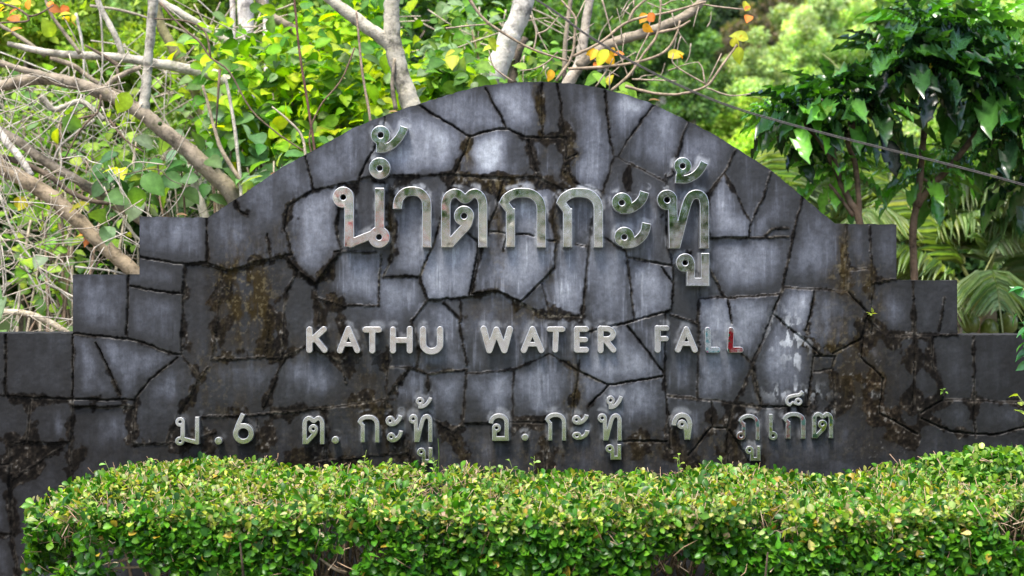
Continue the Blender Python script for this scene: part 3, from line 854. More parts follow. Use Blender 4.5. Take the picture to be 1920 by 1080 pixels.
gcol = np.stack([np.interp(0.55 * nC + 0.45 * nB, [.2, .42, .55, .7, .85], q) for q in ([.0035, .0055, .0115, .034, .09], [.0031, .0048, .0095, .028, .078], [.0028, .0042, .0078, .022, .062])], -1)
wc = wc * (1 - 0.93 * grime[..., None]) + gcol * 0.93 * grime[..., None]
warmth = sstep(.35, .8, dark)
wc = wc * (1 + warmth[..., None] * np.array([.35, .06, -.25]))
ms = np.clip(moss * sstep(.3, .7, fbm(GX / 12, GYc / 34, 61, 5)) * 1.15, 0, .9)
wc = mixc(wc, (.026, .018, .006), .85 * ms)
wc = mixc(wc, (.11, .09, .05), 0.45 * moss * sstep(.6, .72, fbm(GX / 5, GYc / 6, 65, 3)))
wc = mixc(wc, (.16, .155, .145), 0.5 * spk * sstep(.35, .6, dark + edge))
jm = sstep(1.0, 0.0, (DJ - WJ * (-.2 + .6 * nC)) / 1.0) * (0.3 + 0.55 * sstep(.35, .6, nB))
jd = sstep(1.0, 0.0, np.abs(DJ - 2.4) / 1.8) * sstep(.45, .62, nB) * (1 - centre)
wc = mixc(wc, (.055, .05, .042), 0.5 * jd)
jw = sstep(1.0, 0.0, (DJ - WJ * (1.0 + 2.4 * BJ * nB)) / 2.0) * sstep(.25, .8, BJ) * sstep(.42, .6, fbm(GX / 22, GYc / 22, 67, 3)) * sstep(.35, .6, nC) * centre
wc = mixc(wc, (.10, .09, .07), 0.7 * jw)
wc = mixc(wc, (.013, .012, .011), 0.9 * jm * (1 - 0.35 * jw))
wc = mixc(wc, (.44, .46, .49), np.clip(lime, 0, .9))
wc = mixc(wc, (.004, .004, .004), hole)  # painted shade: wall blackened behind the loop holes of the letters
edge_top = np.exp(-np.maximum(GYc - topc[None, :], 0) / (2.5 + 8 * nB))
wc = mixc(wc, (.008, .008, .008), 0.75 * edge_top * sstep(.3, .55, nB))

gloss = np.clip((1 - grime) * (1 - jm) * (0.55 + 0.45 * centre) * (1 - ms) * (1 - 0.6 * dark), 0, 1)
relief = 0.009 * (r1 - .5) + np.clip(0.00022 * (relx * (r2 - .5) + rely * (r3 - .5)), -.007, .007) + 0.004 * (nA - .5) + 0.0016 * (nC - .5)
relief = np.where(free, relief, -.0035) - 0.004 * np.exp(-(DJ / (WJ * .6 + .5)) ** 2) * (1 - .6 * jw) + 0.0012 * grime * (nC - .4) * 2
yy = -relief
yy = np.minimum(yy, 0.014)
ww = np.stack([(GX - 960) * PXM, yy, CAM_Z + (540 - GYc) * PXM], -1)
ny_, nx_ = GX.shape
i = np.arange(ny_ - 1)[:, None] * nx_; j = np.arange(nx_ - 1)[None]
f = np.stack([i + nx_ + j, i + nx_ + j + 1, i + j + 1, i + j], -1).reshape(-1, 4)
ok = ((GY[1:, :-1] > topc[None, :-1]) | (GY[1:, 1:] > topc[None, 1:])).ravel()
f = f[ok]
wall = empty("stone_wall", (0, 0.15, 0))
tag(wall, "stepped dark slate sign wall with an arched top, carrying three lines of steel letters", "wall")
mb = MB()
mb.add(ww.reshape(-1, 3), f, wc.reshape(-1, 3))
# capping: from the top edge to the back
tk = np.stack([(gx - 960) * PXM, np.zeros_like(gx), CAM_Z + (540 - topc) * PXM], -1)
front = tk.copy(); front[:, 1] = ww[0, :, 1]
back = tk.copy(); back[:, 1] = 0.30
k = np.arange(len(gx) - 1)
mb.add(np.vstack([front, back]), np.stack([k, k + 1, k + 1 + len(gx), k + len(gx)], -1), (.03, .03, .03))
used = np.zeros(mb.n, bool)
mb.build("stone_facing", M_SLATE, wall, extra={"gloss": np.concatenate([gloss.ravel(), np.full(2 * len(gx), .1)])})
core = MB()
o2 = OUT.copy(); ring_px = np.vstack([o2 + [0, 3.5], [[2080, 1260], [-160, 1260]]])
rx = (ring_px[:, 0] - 960) * PXM; rz = CAM_Z + (540 - ring_px[:, 1]) * PXM; n = len(rx)
rz[-2:] = -0.2
core.add(np.vstack([np.stack([rx, np.full(n, .018), rz], -1), np.stack([rx, np.full(n, .297), rz], -1)]),
         [np.array([[a, (a + 1) % n, n + (a + 1) % n, n + a] for a in range(n)])], (.05, .05, .05))
core.add(np.stack([rx, np.full(n, .297), rz], -1), np.array([list(range(n))]))
core.add(np.stack([rx, np.full(n, .018), rz], -1), np.array([list(range(n))[::-1]]))
core.build("wall_core", M_CORE, wall, smooth=False)

# ------------------------------------------------------------------ hedge in front of the wall
HX0, HX1, HY0, HY1 = -1.90, 3.1, -1.62, -0.16


def hedge_top(x, y):
    b = 0.79 + 0.06 * (fbm(x * 2.1 + 20, y * 2.1 + 20, 81, 4) - .5) * 2
    b = b + 0.05 * np.exp(-((x + 1.35) / .38) ** 2) * sstep(-1.3, -.4, y) - 0.03 * sstep(.6, 1.1, x) * sstep(1.7, 1.3, x)
    return b


def hedge_pts(k):
    """points in a shell under the clipped surface, with the outward direction"""
    x = rng.uniform(HX0, HX1, k); u = rng.uniform(0, 1, k)
    pos = np.zeros((k, 3)); nrm = np.zeros((k, 3))
    R = 0.16
    top = u < 0.54; fr = ~top & (u < .95); lf = ~top & ~fr
    d = rng.exponential(0.045, k)
    y = rng.uniform(HY0, HY1, k)
    z = hedge_top(x, y)
    dy = np.clip(np.minimum(y - HY0, HY1 - y), 0, R); dx = np.clip(x - HX0, 0, 0.3)
    drop = (R - np.sqrt(np.maximum(R * R - (R - dy) ** 2, 0))) + 1.0 * (0.3 - np.sqrt(np.maximum(.09 - (.3 - dx) ** 2, 0)))
    pos[top] = np.stack([x, y, z - drop - d], -1)[top]
    nrm[top] = np.stack([-(1 - dx / .3) * .8, np.where(y - HY0 < R, -(1 - dy / R), 0), np.ones(k)], -1)[top]
    zf = .78 - .6 * rng.uniform(0, 1, k) ** 1.4
    bul = 0.08 * (fbm(x * 3 + 50, zf * 3 + 50, 83, 3) - .5) * 2
    pos[fr] = np.stack([x, HY0 + bul + d, zf], -1)[fr]; nrm[fr] = (0, -1, .25)
    zl = rng.uniform(.32, .76, k); yl = rng.uniform(HY0 + .1, HY1, k)
    pos[lf] = np.stack([HX0 + d + 0.1 * (fbm(yl * 4 + 9, zl * 4 + 9, 85, 2) - .5) + 0.25 * (yl < HY0 + .25), yl, zl], -1)[lf]; nrm[lf] = (-1, -.2, .3)
    return pos, unit(nrm)


hedge = empty("clipped_hedge", (0.5, -0.9, 0))
tag(hedge, "clipped small leaved green hedge along the foot of the slate wall", "hedge")
pos, nrm = hedge_pts(86000)
gap = fbm(pos[:, 0] * 3.2 + 3, pos[:, 2] * 5 + pos[:, 1] * 3 + 8, 87, 3)
low = sstep(.72, .5, pos[:, 2])
keep = gap > 0.315 + 0.10 * low * sstep(-1.2, -1.45, pos[:, 1])
und = (pos[:, 0] < -1.55) & (pos[:, 2] < 0.48 + 0.1 * (gap - .5))
keep &= ~und


def in_plan(p):
    return p[:, 0] > HX0 + 0.42 * np.clip((-1.05 - p[:, 1]) / .57, 0, 1) ** 2


keep &= in_plan(pos)
pos, nrm = pos[keep], nrm[keep]
k = len(pos)
rv = rng.normal(size=(k, 3))
T = unit(nrm * 0.55 + rv * 0.75 + np.array([0, -.1, .15])); N = unit(nrm * 0.8 + rng.normal(size=(k, 3)) * .55 + np.array([0, 0, .55]))
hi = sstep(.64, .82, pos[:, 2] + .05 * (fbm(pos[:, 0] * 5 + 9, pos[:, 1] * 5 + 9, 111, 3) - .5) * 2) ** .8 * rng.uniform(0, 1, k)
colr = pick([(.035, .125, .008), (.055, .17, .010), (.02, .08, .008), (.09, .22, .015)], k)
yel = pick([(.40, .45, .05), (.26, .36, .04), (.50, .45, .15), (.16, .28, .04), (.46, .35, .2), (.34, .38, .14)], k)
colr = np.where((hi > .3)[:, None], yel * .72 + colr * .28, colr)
colr = colr * (0.62 + 0.76 * fbm(pos[:, 0] * 7 + 3, pos[:, 2] * 7 + pos[:, 1] * 6 + 40, 113, 3))[:, None]
dry = rng.uniform(0, 1, k) < 0.016
colr[dry] = (.35, .24, .03)
Ls = rng.uniform(.024, .050, k) * np.where(hi > .35, .72, 1.0) * (1 + .35 * sstep(.7, .5, pos[:, 2]) * (rng.uniform(0, 1, k) > .6))
mb = MB()
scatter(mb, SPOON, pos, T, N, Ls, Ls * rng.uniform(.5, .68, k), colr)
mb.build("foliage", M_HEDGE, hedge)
tw = MB()
pos, nrm = hedge_pts(6200)
ok = in_plan(pos + nrm * -.03) & ((pos[:, 0] > HX0 + .1) | (rng.uniform(0, 1, len(pos)) < .25)) & ~((pos[:, 0] < -1.5) & (pos[:, 2] < .5))
pos, nrm = pos[ok], nrm[ok]
kk = len(pos)
for q in range(kk):
    if nrm[q][1] < -.6 and q % 3: continue
    L = rng.uniform(.03, .10); d = unit(nrm[q] * .6 + rng.normal(size=3) * .7)
    a = pos[q] - d * L * .7; b = pos[q] + d * L * .3 + nrm[q] * 0.022
    cc = np.array([(.40, .27, .17), (.28, .18, .11), (.46, .35, .24), (.16, .1, .06)][q % 4])
    tube(tw, [a, (a + b) / 2 + rng.normal(size=3) * .006, b], [.0021, .0017, .001], 3, cc, 1)
for q in range(150):       # the woody frame inside
    x = rng.uniform(HX0 + .45, HX1); y = rng.uniform(HY0 + .25, HY1 - .3)
    base = np.array([x, y, 0.0])
    for s in range(3):
        e = base + np.array([rng.normal() * .22, rng.normal() * .2, rng.uniform(.5, .7)])
        mid = base * .5 + e * .5 + rng.normal(size=3) * .05
        tube(tw, [base, mid, e], [.012, .008, .003], 5, (.09, .065, .045), 3)
for a, b in (((300, 1058), (205, 1066)), ((255, 1040), (205, 1058)), ((440, 1035), (520, 985)), ((430, 1075), (450, 1010)), ((320, 1045), (150, 1010)), ((650, 1075), (590, 1040)), ((1560, 1075), (1620, 1045))):
    A, B = P(*a, -1.45), P(*b, -1.5)
    tube(tw, [A, (A + B) / 2 + rng.normal(size=3) * .012, B], [.008, .006, .004], 5, (.34, .25, .17), 3)
tw.build("twigs", M_TWIG, hedge)["kind"] = "stuff"
# a second, taller clipped bush behind it at the far right
hb = empty("clipped_bush", (2.5, -.45, 0)); tag(hb, "taller clipped bush behind the right end of the hedge, against the low wing", "bush")
kb = 11000
th = rng.uniform(0, 2 * math.pi, kb); ph = np.arccos(rng.uniform(-.3, 1, kb))
un = np.stack([np.sin(ph) * np.cos(th), np.sin(ph) * np.sin(th), np.cos(ph)], -1)
un = np.sign(un) * np.abs(un) ** .62
bp = np.array([2.55, -.42, .52]) + un * [.92, .30, .36] * (1 - rng.exponential(.07, (kb, 1)))
bp[:, 2] += .07 * (fbm(bp[:, 0] * 4, bp[:, 1] * 4 + 30, 95, 3) - .5)
bn = unit(un * [1, 2, 1.5])
gp = fbm(bp[:, 0] * 4 + 3, bp[:, 2] * 5 + 8, 97, 3) > .34
bp, bn = bp[gp], bn[gp]; kb = len(bp)
hb_hi = (bp[:, 2] > .76) & (rng.uniform(0, 1, kb) > .4)
bc = np.where(hb_hi[:, None], pick([(.2, .34, .05), (.28, .38, .08), (.12, .26, .04)], kb), pick([(.035, .125, .008), (.055, .17, .010), (.02, .08, .008)], kb))
mb = MB(); Lb = rng.uniform(.024, .05, kb)
scatter(mb, SPOON, bp, unit(bn * .55 + rng.normal(size=(kb, 3)) * .75), unit(bn * .8 + rng.normal(size=(kb, 3)) * .55 + [0, 0, .5]), Lb, Lb * .6, bc)
mb.build("foliage", M_HEDGE, hb)
mb = MB()
for q in range(500):
    p_ = bp[rng.integers(kb)]; d = unit(rng.normal(size=3) + [0, 0, .6]); L = rng.uniform(.05, .16)
    tube(mb, [p_ - d * L * .7, p_, p_ + d * L * .25], [.003, .0024, .0014], 3, (.3, .21, .14), 1)
for q in range(14):
    e = np.array([2.55 + rng.uniform(-.7, .7), -.42 + rng.uniform(-.2, .2), .6]); tube(mb, [(e[0] * .6 + 1.0, -.42, 0), e * .5 + [1.25, -.2, .0], e], [.014, .01, .005], 5, (.12, .09, .06), 3)
mb.build("twigs", M_TWIG, hb)["kind"] = "stuff"
sh = MB()       # young shoots left standing above the clip line
spos, _ = hedge_pts(700)
spos = spos[(spos[:, 2] > .74) & in_plan(spos) & (spos[:, 0] > HX0 + .1)][:150]
for q in spos:
    h = rng.uniform(.03, .1)
    e = q + np.array([rng.normal() * .02, rng.normal() * .02, h])
    tube(sh, [q - [0, 0, .05], (q + e) / 2, e], [.0016, .0014, .001], 3, (.2, .26, .08), 1)
    n = rng.integers(3, 7)
    pp = q + (e - q) * rng.uniform(.2, 1, (n, 1))
    scatter(sh, SPOON, pp, unit(rng.normal(size=(n, 3)) * [1, 1, .3] + [0, 0, .6]), unit(rng.normal(size=(n, 3)) * .4 + [0, -.3, 1]), rng.uniform(.02, .036, n), .016, pick([(.25, .36, .06), (.16, .28, .05)], n))
sh.build("young_shoots", M_HEDGE, hedge)

# ------------------------------------------------------------------ small plants on and beside the wall
def sprout(px, py, label, n, size, cols, y=-0.012, spread=1.0):
    b = P(px, py, y)
    r = empty("wall_weed", b)
    tag(r, label, "weed")
    mb = MB()
    T = unit(rng.normal(size=(n, 3)) * [1, .3, .6] * spread + [0, -.7, .35])
    scatter(mb, OVATE, np.tile(b, (n, 1)) + rng.normal(size=(n, 3)) * [.006, .002, .004], T, unit(rng.normal(size=(n, 3)) * .4 + [0, -.5, .8]), rng.uniform(.7, 1.1, n) * size, size * .5, pick(cols, n))
    mb.build("leaf_tuft", M_BROAD, r)


sprout(1633, 588, "tiny yellow green weed in a joint right of the arch, under the upper step", 6, .028, [(.25, .3, .06)])
sprout(1771, 733, "tiny green weed in a joint low on the right wing", 5, .022, [(.16, .28, .05)])
b = P(820, 868, -.06)
r = empty("grass_blade", (b[0], b[1], 0.0)); tag(r, "single thin green grass blade before the bottom line vowel mark, left of centre", "grass")
mb = MB(); tube(mb, [(b[0], b[1], 0), P(822, 905, -.06), P(823, 850, -.06), P(821, 822, -.05)], [.003, .003, .0022, .0008], 4, (.12, .2, .05), 4)
mb.build("blade", M_BROAD, r)


def side_plant(base, tips, label, cols, size, mat):
    r = empty("leafy_plant", base); tag(r, label, "plant")
    st, lf = MB(), MB()
    for t in tips:
        t = np.asarray(t)
        tube(st, [base, np.asarray(base) * .45 + t * .55 + [0.12, 0, .04], t], [.007, .005, .002], 5, (.16, .2, .07), 4)
        n = 6
        a = np.linspace(.0, -.22, n)[:, None] * unit(t - np.asarray(base))[None]
        scatter(lf, OVATE, t + a, unit(rng.normal(size=(n, 3)) * .8 + [-.5, -.1, .2]), unit(rng.normal(size=(n, 3)) * .5 + [0, -.4, 1]), rng.uniform(.7, 1.1, n) * size, size * .45, pick(cols, n))
    st.build("stem", M_TWIG, r); lf.build("leaves", mat, r)


side_plant((2.62, -.5, 0), [P(1918, 540, -.45), P(1908, 588, -.4), P(1930, 565, -.5), P(1922, 618, -.4)], "glossy dark green leafy plant poking in at the right edge above the low wing", [(.03, .12, .025), (.06, .2, .04)], .085, M_GLOSSY)
side_plant((2.5, -.85, 0), [P(1909, 742, -.8)], "pale yellow green leaf tip at the right edge before the low wing", [(.3, .36, .07)], .06, M_BROAD)

for px, lab, cc in ((505, "curled brown leaf lying on the left slope of the arch", (.16, .09, .04)), (728, "small tan leaf lying on the arch edge left of the forked tree", (.3, .2, .08)), (1216, "small dry leaf on the right slope of the arch below the wire", (.2, .12, .05)), (330, "dry brown leaf lying on the upper left step", (.2, .12, .06))):
    pz = np.interp(px, OUT[:, 0], OUT[:, 1]); b = P(px, pz, .03); b[2] += .004
    r = empty("fallen_leaf", b); tag(r, lab, "leaf")
    mb = MB(); scatter(mb, OVATE, np.array([b + [0, 0, .004]]), np.array([[1.0, -.2, .25]]), np.array([[-.2, -.45, 1.0]]), np.array([.055]), np.array([.028]), np.array([cc])); mb.build("leaf_blade", M_BROAD, r)

# ------------------------------------------------------------------ trees behind the wall
PALE, TAN, BROWN = (.37, .34, .28), (.23, .19, .14), (.12, .09, .065)


def limb(mb, pts, w, y, col=TAN, sides=9, knobs=.04, sub=6):
    """pts in photo pixels (x, y[, extra depth]); w: widths in pixels at those points"""
    w = np.broadcast_to(np.asarray(w, float), (len(pts),)) if np.ndim(w) == 0 else np.interp(np.linspace(0, 1, len(pts)), np.linspace(0, 1, len(w)), w)
    pp, rr = [], []
    for q, ww_ in zip(pts, w):
        yy_ = y + (q[2] if len(q) > 2 else 0)
        pp.append(P(q[0], q[1], yy_)); rr.append(ww_ * .5 * PXM * (CAM_D + yy_) / CAM_D)
    tube(mb, pp, rr, sides, col, sub, knobs)
    return pp


def root_down(mb, px, py, y, w, col, lean=0.15):
    a = P(px, py, y); r = w * .5 * PXM * (CAM_D + y) / CAM_D
    tube(mb, [(a[0] + lean, y + .1, -.1), (a[0] + lean * .6, y + .05, a[2] * .45), a], [r * 1.35, r * 1.15, r], 9, col, 5, .03)


def leaves_at(mb, pts, y, size, cols, per=1, face=.5, jit=8, tpl=OVATE, aspect=.75):
    out = []
    for q in pts:
        for _ in range(per):
            out.append(P(q[0] + rng.normal() * jit, q[1] + rng.normal() * jit, y + rng.normal() * .12))
    out = np.array(out); k = len(out)
    T = unit(rng.normal(size=(k, 3)) * [1, .6, .6] + [0, -.25, -.35]); N = unit(rng.normal(size=(k, 3)) * .45 + [0, -face, .8])
    L = size * rng.uniform(.65, 1.25, k)
    scatter(mb, tpl, out, T, N, L, L * aspect, pick(cols, k))


def cloud(mb, ell, size, cols, face=.55, tpl=OVATE, aspect=.72):
    for cx, cy, rx, ry, n, y, dy in ell:
        n = int(n * 2.1); u = rng.normal(size=(n, 2)) * .6
        pts = np.array([P(cx + a * rx, cy + b * ry, yy_) for (a, b), yy_ in zip(u, y + rng.uniform(-dy, dy, n))])
        T = unit(rng.normal(size=(n, 3)) * [1, .6, .5] + [0, -.3, -.25]); N = unit(rng.normal(size=(n, 3)) * .42 + [0, -face, .85])
        L = size * rng.uniform(.55, 1.3, n)
        scatter(mb, tpl, pts, T, N, L, L * aspect, pick(cols, n))


YG = [(.30, .44, .008), (.22, .38, .008), (.38, .48, .015), (.13, .28, .01), (.06, .16, .015)]
SILV = [(.22, .32, .2), (.14, .26, .12), (.1, .2, .06)]
AUT = [(.62, .27, .05), (.6, .42, .05), (.5, .16, .05), (.45, .45, .06)]
DKG = [(.03, .08, .018), (.05, .12, .025), (.075, .17, .03)]

# fig tree with the long left limb and the upright fork
def thing(name, px, y, label, cat, group=None):
    b = P(px, 540, y); b[2] = 0
    return tag(empty(name, b), label, cat, group)


t = thing("fig_tree", 470, 1.7, "pale barked fig tree whose long limb slants up left with one upright fork", "tree")
mb = MB()
limb(mb, [(452, 400), (438, 365), (392, 318), (345, 275), (300, 240), (268, 212), (225, 188), (175, 168), (120, 152), (70, 148, .1), (0, 162, .2), (-60, 175, .3)], [36, 34, 30, 28, 26, 24, 22, 20], 1.6, TAN)
limb(mb, [(268, 212), (273, 175), (277, 120), (283, 60), (287, 0), (289, -60)], [24, 20, 18, 18, 18, 16], 1.6, PALE)
limb(mb, [(120, 152), (80, 140), (40, 130), (0, 118), (-60, 105)], [16, 14, 12, 12, 10], 1.58, TAN)
limb(mb, [(185, 175), (196, 165), (215, 148), (245, 133), (265, 126)], [9, 10, 11, 10, 9], 1.65, TAN)
root_down(mb, 452, 400, 1.6, 38, TAN)
mb.build("trunk", M_BARK, t)
tw = MB()
for q in ([(190, 178), (185, 205), (178, 215), (150, 222), (120, 235)], [(178, 215), (150, 245), (120, 300)], [(205, 225), (235, 262), (270, 285)], [(300, 5), (335, 45), (375, 80), (395, 108), (430, 135), (470, 205), (520, 250), (572, 285)],
          [(395, 108), (385, 60), (350, 40), (290, 35)], [(412, 130), (405, 240)], [(40, 20), (55, 30), (75, 25), (100, 10)], [(52, 30), (50, 40), (0, 42)], [(0, 5), (30, 15), (52, 28)]):
    tw = MB(); limb(tw, q, [5, 4, 3], 1.35, (.14, .1, .07), 5, .06, 4); tw.build("branch", M_TWIG, t)
lf = MB()
leaves_at(lf, [(100, 60), (108, 235), (245, 170), (218, 310), (125, 400), (115, 365), (222, 310), (20, 385), (30, 372)], 1.5, .11, [(.4, .45, .03), (.45, .4, .04), (.3, .42, .05)], 1)
leaves_at(lf, [(25, 28), (118, 22), (10, 65), (90, 8), (150, 435), (5, 15), (40, 8), (130, 30)], 1.7, .07, AUT, 3)
leaves_at(lf, [(45, 485), (80, 480), (5, 530), (10, 560), (250, 350), (240, 375), (275, 330), (205, 425), (180, 415), (120, 225), (285, 270)], 1.25, .14, SILV, 1, 1.0, 3)
lf.build("leaves", M_BROAD, t)
for q in ((92, 168), (163, 176), (212, 209), (222, 228), (241, 226), (250, 232), (6, 183), (402, 314), (345, 310), (300, 232)):
    f_ = MB(); sphere(f_, P(*q, 1.5), .013, (.08, .14, .04)); f_.build("fig", M_BROAD, t)

t = thing("fig_tree", 620, 2.2, "pale leaning fig tree crossing level behind the upright fork at the upper left", "tree")
mb = MB()
limb(mb, [(560, 420, .2), (500, 300, .1), (450, 190), (420, 148), (345, 128), (285, 118), (225, 108), (165, 104), (100, 100), (50, 90), (15, 82)], [26, 24, 24, 22, 20, 18, 16, 14, 12, 9], 2.2, PALE)
limb(mb, [(232, 112), (222, 80), (205, 45), (185, 5), (170, -50)], [13, 12, 11, 10], 2.2, PALE)
limb(mb, [(225, 125), (195, 105), (160, 85)], [10, 7, 4], 2.1, BROWN)
limb(mb, [(150, 100), (120, 60), (95, 25), (75, -30)], [8, 7, 6, 5], 2.15, TAN)
limb(mb, [(95, 108), (140, 125), (190, 160), (250, 180)], [9, 10, 8, 6], 2.4, TAN)
limb(mb, [(85, 105), (45, 75), (5, 50), (-40, 20)], [8, 8, 7, 6], 2.4, TAN)
root_down(mb, 560, 420, 2.4, 28, PALE)
mb.build("trunk", M_BARK, t)
t = thing("mossy_tree", 420, 2.6, "brown mossy trunk leaning behind the upright fork of the fig tree", "tree")
mb = MB(); limb(mb, [(430, 400), (400, 270), (372, 185), (345, 130), (318, 78), (300, 40), (285, -40)], [26, 22, 20, 19, 18, 17], 2.6, (.2, .18, .09)); root_down(mb, 430, 400, 2.6, 28, (.2, .18, .09)); mb.build("trunk", M_BARK, t)

t = thing("slanting_tree", 800, 2.4, "pale slender tree slanting from upper left down behind the leafy shrub", "tree")
mb = MB()
limb(mb, [(820, 330), (715, 245), (650, 203), (570, 150), (490, 108), (440, 85), (380, 50), (330, 20), (290, -5), (240, -40)], [22, 19, 17, 16, 15, 15, 14], 2.4, PALE)
root_down(mb, 820, 330, 2.4, 24, PALE); mb.build("trunk", M_BARK, t)
t = thing("slanting_tree", 760, 2.7, "curved grey tree with a knot beside the thick white trunk at upper left", "tree")
mb = MB()
limb(mb, [(760, 330), (690, 240), (640, 180), (600, 115), (578, 80), (545, 52), (505, 28), (490, 5), (470, -40)], [22, 20, 18, 17, 17, 16, 16], 2.7, TAN)
root_down(mb, 760, 330, 2.7, 24, TAN); mb.build("trunk", M_BARK, t)
for px, w, lab in ((462, 30, "thick white upright trunk at upper left behind the leafy shrub"), (438, 11, "thin white upright trunk just left of the thick white trunk"), (500, 12, "thin tan upright trunk just right of the thick white trunk")):
    t = thing("white_tree", px, 4.5, lab, "tree")
    mb = MB(); limb(mb, [(px + 4, 560), (px + 3, 300), (px, 90), (px - 2, 0), (px - 4, -70)], [w * 1.1, w, w], 4.5, (.55, .50, .45)); a = P(px + 4, 560, 4.5); tube(mb, [(a[0], 4.5, -.1), a], [w * .0023, w * .0021], 8, (.5, .46, .4), 1); mb.build("trunk", M_BARK, t)

t = thing("forked_tree", 775, 1.3, "mottled grey tree forking in a V just above the left shoulder of the arch", "tree")
mb = MB()
limb(mb, [(790, 300), (775, 215), (760, 165), (745, 115), (736, 70), (735, 20), (737, -60)], [40, 36, 34, 34, 30, 28], 1.3, (.36, .33, .26))
limb(mb, [(748, 108), (725, 78), (690, 52), (650, 22), (612, -8), (570, -45)], [28, 26, 24, 22, 20], 1.3, (.36, .33, .26))
limb(mb, [(742, 205), (736, 160), (740, 110)], [9, 8, 6], 1.25, TAN)
root_down(mb, 790, 300, 1.3, 42, (.36, .33, .26)); mb.build("trunk", M_BARK, t)

t = thing("white_tree", 905, 2.2, "thick white spotted trunk leaning right above the top of the arch", "tree")
mb = MB()
limb(mb, [(890, 230), (915, 165), (938, 115), (958, 65), (978, 20), (1000, -60)], [50, 46, 42, 39, 37], 2.2, (.44, .41, .36))
limb(mb, [(960, 160), (968, 110), (985, 70)], [20, 18, 12], 2.5, (.10, .08, .06))
root_down(mb, 890, 230, 2.2, 58, (.55, .5, .44), -.1); mb.build("trunk", M_BARK, t)

t = thing("sapling_tree", 1060, 1.6, "twiggy young tree with orange leaf tips spreading right of the arch top", "tree")
mb = MB()
limb(mb, [(1050, 240), (1062, 165), (1085, 125), (1092, 90), (1098, 50), (1112, -40)], [24, 22, 20, 18, 16], 1.9, (.36, .31, .25))
limb(mb, [(1085, 125), (1120, 95), (1165, 75), (1220, 58), (1275, 35), (1305, 15), (1330, -20)], [20, 19, 19, 18, 18, 16], 1.8, TAN)
limb(mb, [(1058, 150), (1060, 80), (1070, 0), (1075, -50)], [9, 9, 8], 2.2, TAN)
root_down(mb, 1050, 240, 1.9, 30, (.45, .38, .30), .1); mb.build("trunk", M_BARK, t)


def z4(*q): return [(820 + a / 3.097, b / 3.097) for a, b in q]


tw = MB()
for q in (z4((170, -30), (260, 100), (380, 190), (550, 285), (760, 355)), z4((690, 470), (780, 330), (800, 180), (800, 100), (720, 0)), z4((760, 400), (1000, 385), (1200, 350), (1320, 300), (1380, 220), (1410, 120)),
          z4((780, 330), (950, 245), (1110, 125), (1350, 70), (1560, 10)), z4((1010, 525), (1110, 440), (1200, 310), (1280, 190), (1300, -20)), z4((1090, 500), (1250, 540), (1400, 548), (1560, 500), (1640, 400), (1740, 260)),
          z4((1110, 125), (1150, 50), (1260, -40)), z4((1280, 190), (1400, 160), (1470, 120))):
    tw = MB(); limb(tw, q, [6, 5, 4], 1.0, (.30, .23, .16), 6, .07, 6); tw.build("branch", M_TWIG, t)
for q in (z4((1560, 490), (1380, 380), (1370, 310)), z4((1560, 500), (1650, 310)), z4((1555, 490), (1540, 400), (1515, 360)), z4((1560, 510), (1700, 555), (1820, 545)), z4((955, -10), (1010, 190), (1060, 320), (1110, 450)), z4((1540, 25), (1640, 40), (1780, 55)),
          z4((560, 290), (575, 190), (540, 90)), z4((575, 200), (640, 170), (700, 100)), z4((920, 505), (990, 400), (1020, 340)), z4((800, 130), (860, 0)), z4((1290, 0), (1310, 30), (1380, -10)), z4((440, 475), (330, 390), (300, 290)), z4((50, 165), (180, 150), (300, 140)), z4((1140, 40), (1140, 0)),
          z4((1240, 170), (1160, 330), (1130, 440)), z4((1130, 460), (1250, 465), (1390, 470)), z4((1000, 520), (1000, 420)), z4((700, 300), (640, 360), (560, 400), (480, 410))):
    tw = MB(); limb(tw, q, [3.6, 3, 2.2], 1.0, (.33, .26, .19), 5, .07, 5); tw.build("branch", M_TWIG, t)
tw = MB()
for q in range(34):      # fine twigs
    a = (rng.uniform(980, 1330), rng.uniform(-10, 150)); ang = rng.uniform(0, 6.28); L = rng.uniform(25, 70)
    limb(tw, [a, (a[0] + .5 * L * math.cos(ang) + rng.normal() * 4, a[1] + .5 * L * math.sin(ang) + rng.normal() * 4), (a[0] + L * math.cos(ang), a[1] + L * math.sin(ang))], [2.6, 1.8, 1.2], rng.uniform(1.1, 3.2), (.36, .29, .22), 4, .05, 3)
tw.build("fine_twigs", M_TWIG, t)["kind"] = "stuff"
lf = MB()
leaves_at(lf, z4((1210, 85), (1250, 120), (1185, 140), (930, 290), (980, 310), (940, 370), (690, 400), (1040, 270), (1080, 300), (1770, 205), (1810, 30), (1815, 80), (1400, 305), (950, 365), (920, 285)), 1.0, .065, [(.72, .25, .03), (.7, .36, .04), (.6, .18, .04)], 1, .8, 2)
leaves_at(lf, z4((1720, 210), (1800, 230), (1710, 280), (1750, 275), (1350, 330), (1020, 440), (1785, 70), (990, 290), (100, 310), (290, 225), (260, 300), (90, 330)), 1.0, .085, [(.5, .46, .04), (.42, .46, .05)], 1, .8, 2)
leaves_at(lf, z4((930, 430), (900, 420), (1110, 510), (1080, 480), (1100, 530), (510, 410), (470, 430), (520, 450)), 1.4, .12, [(.16, .32, .04), (.2, .36, .05)], 1, .8, 4)
lf.build("leaves", M_BROAD, t)

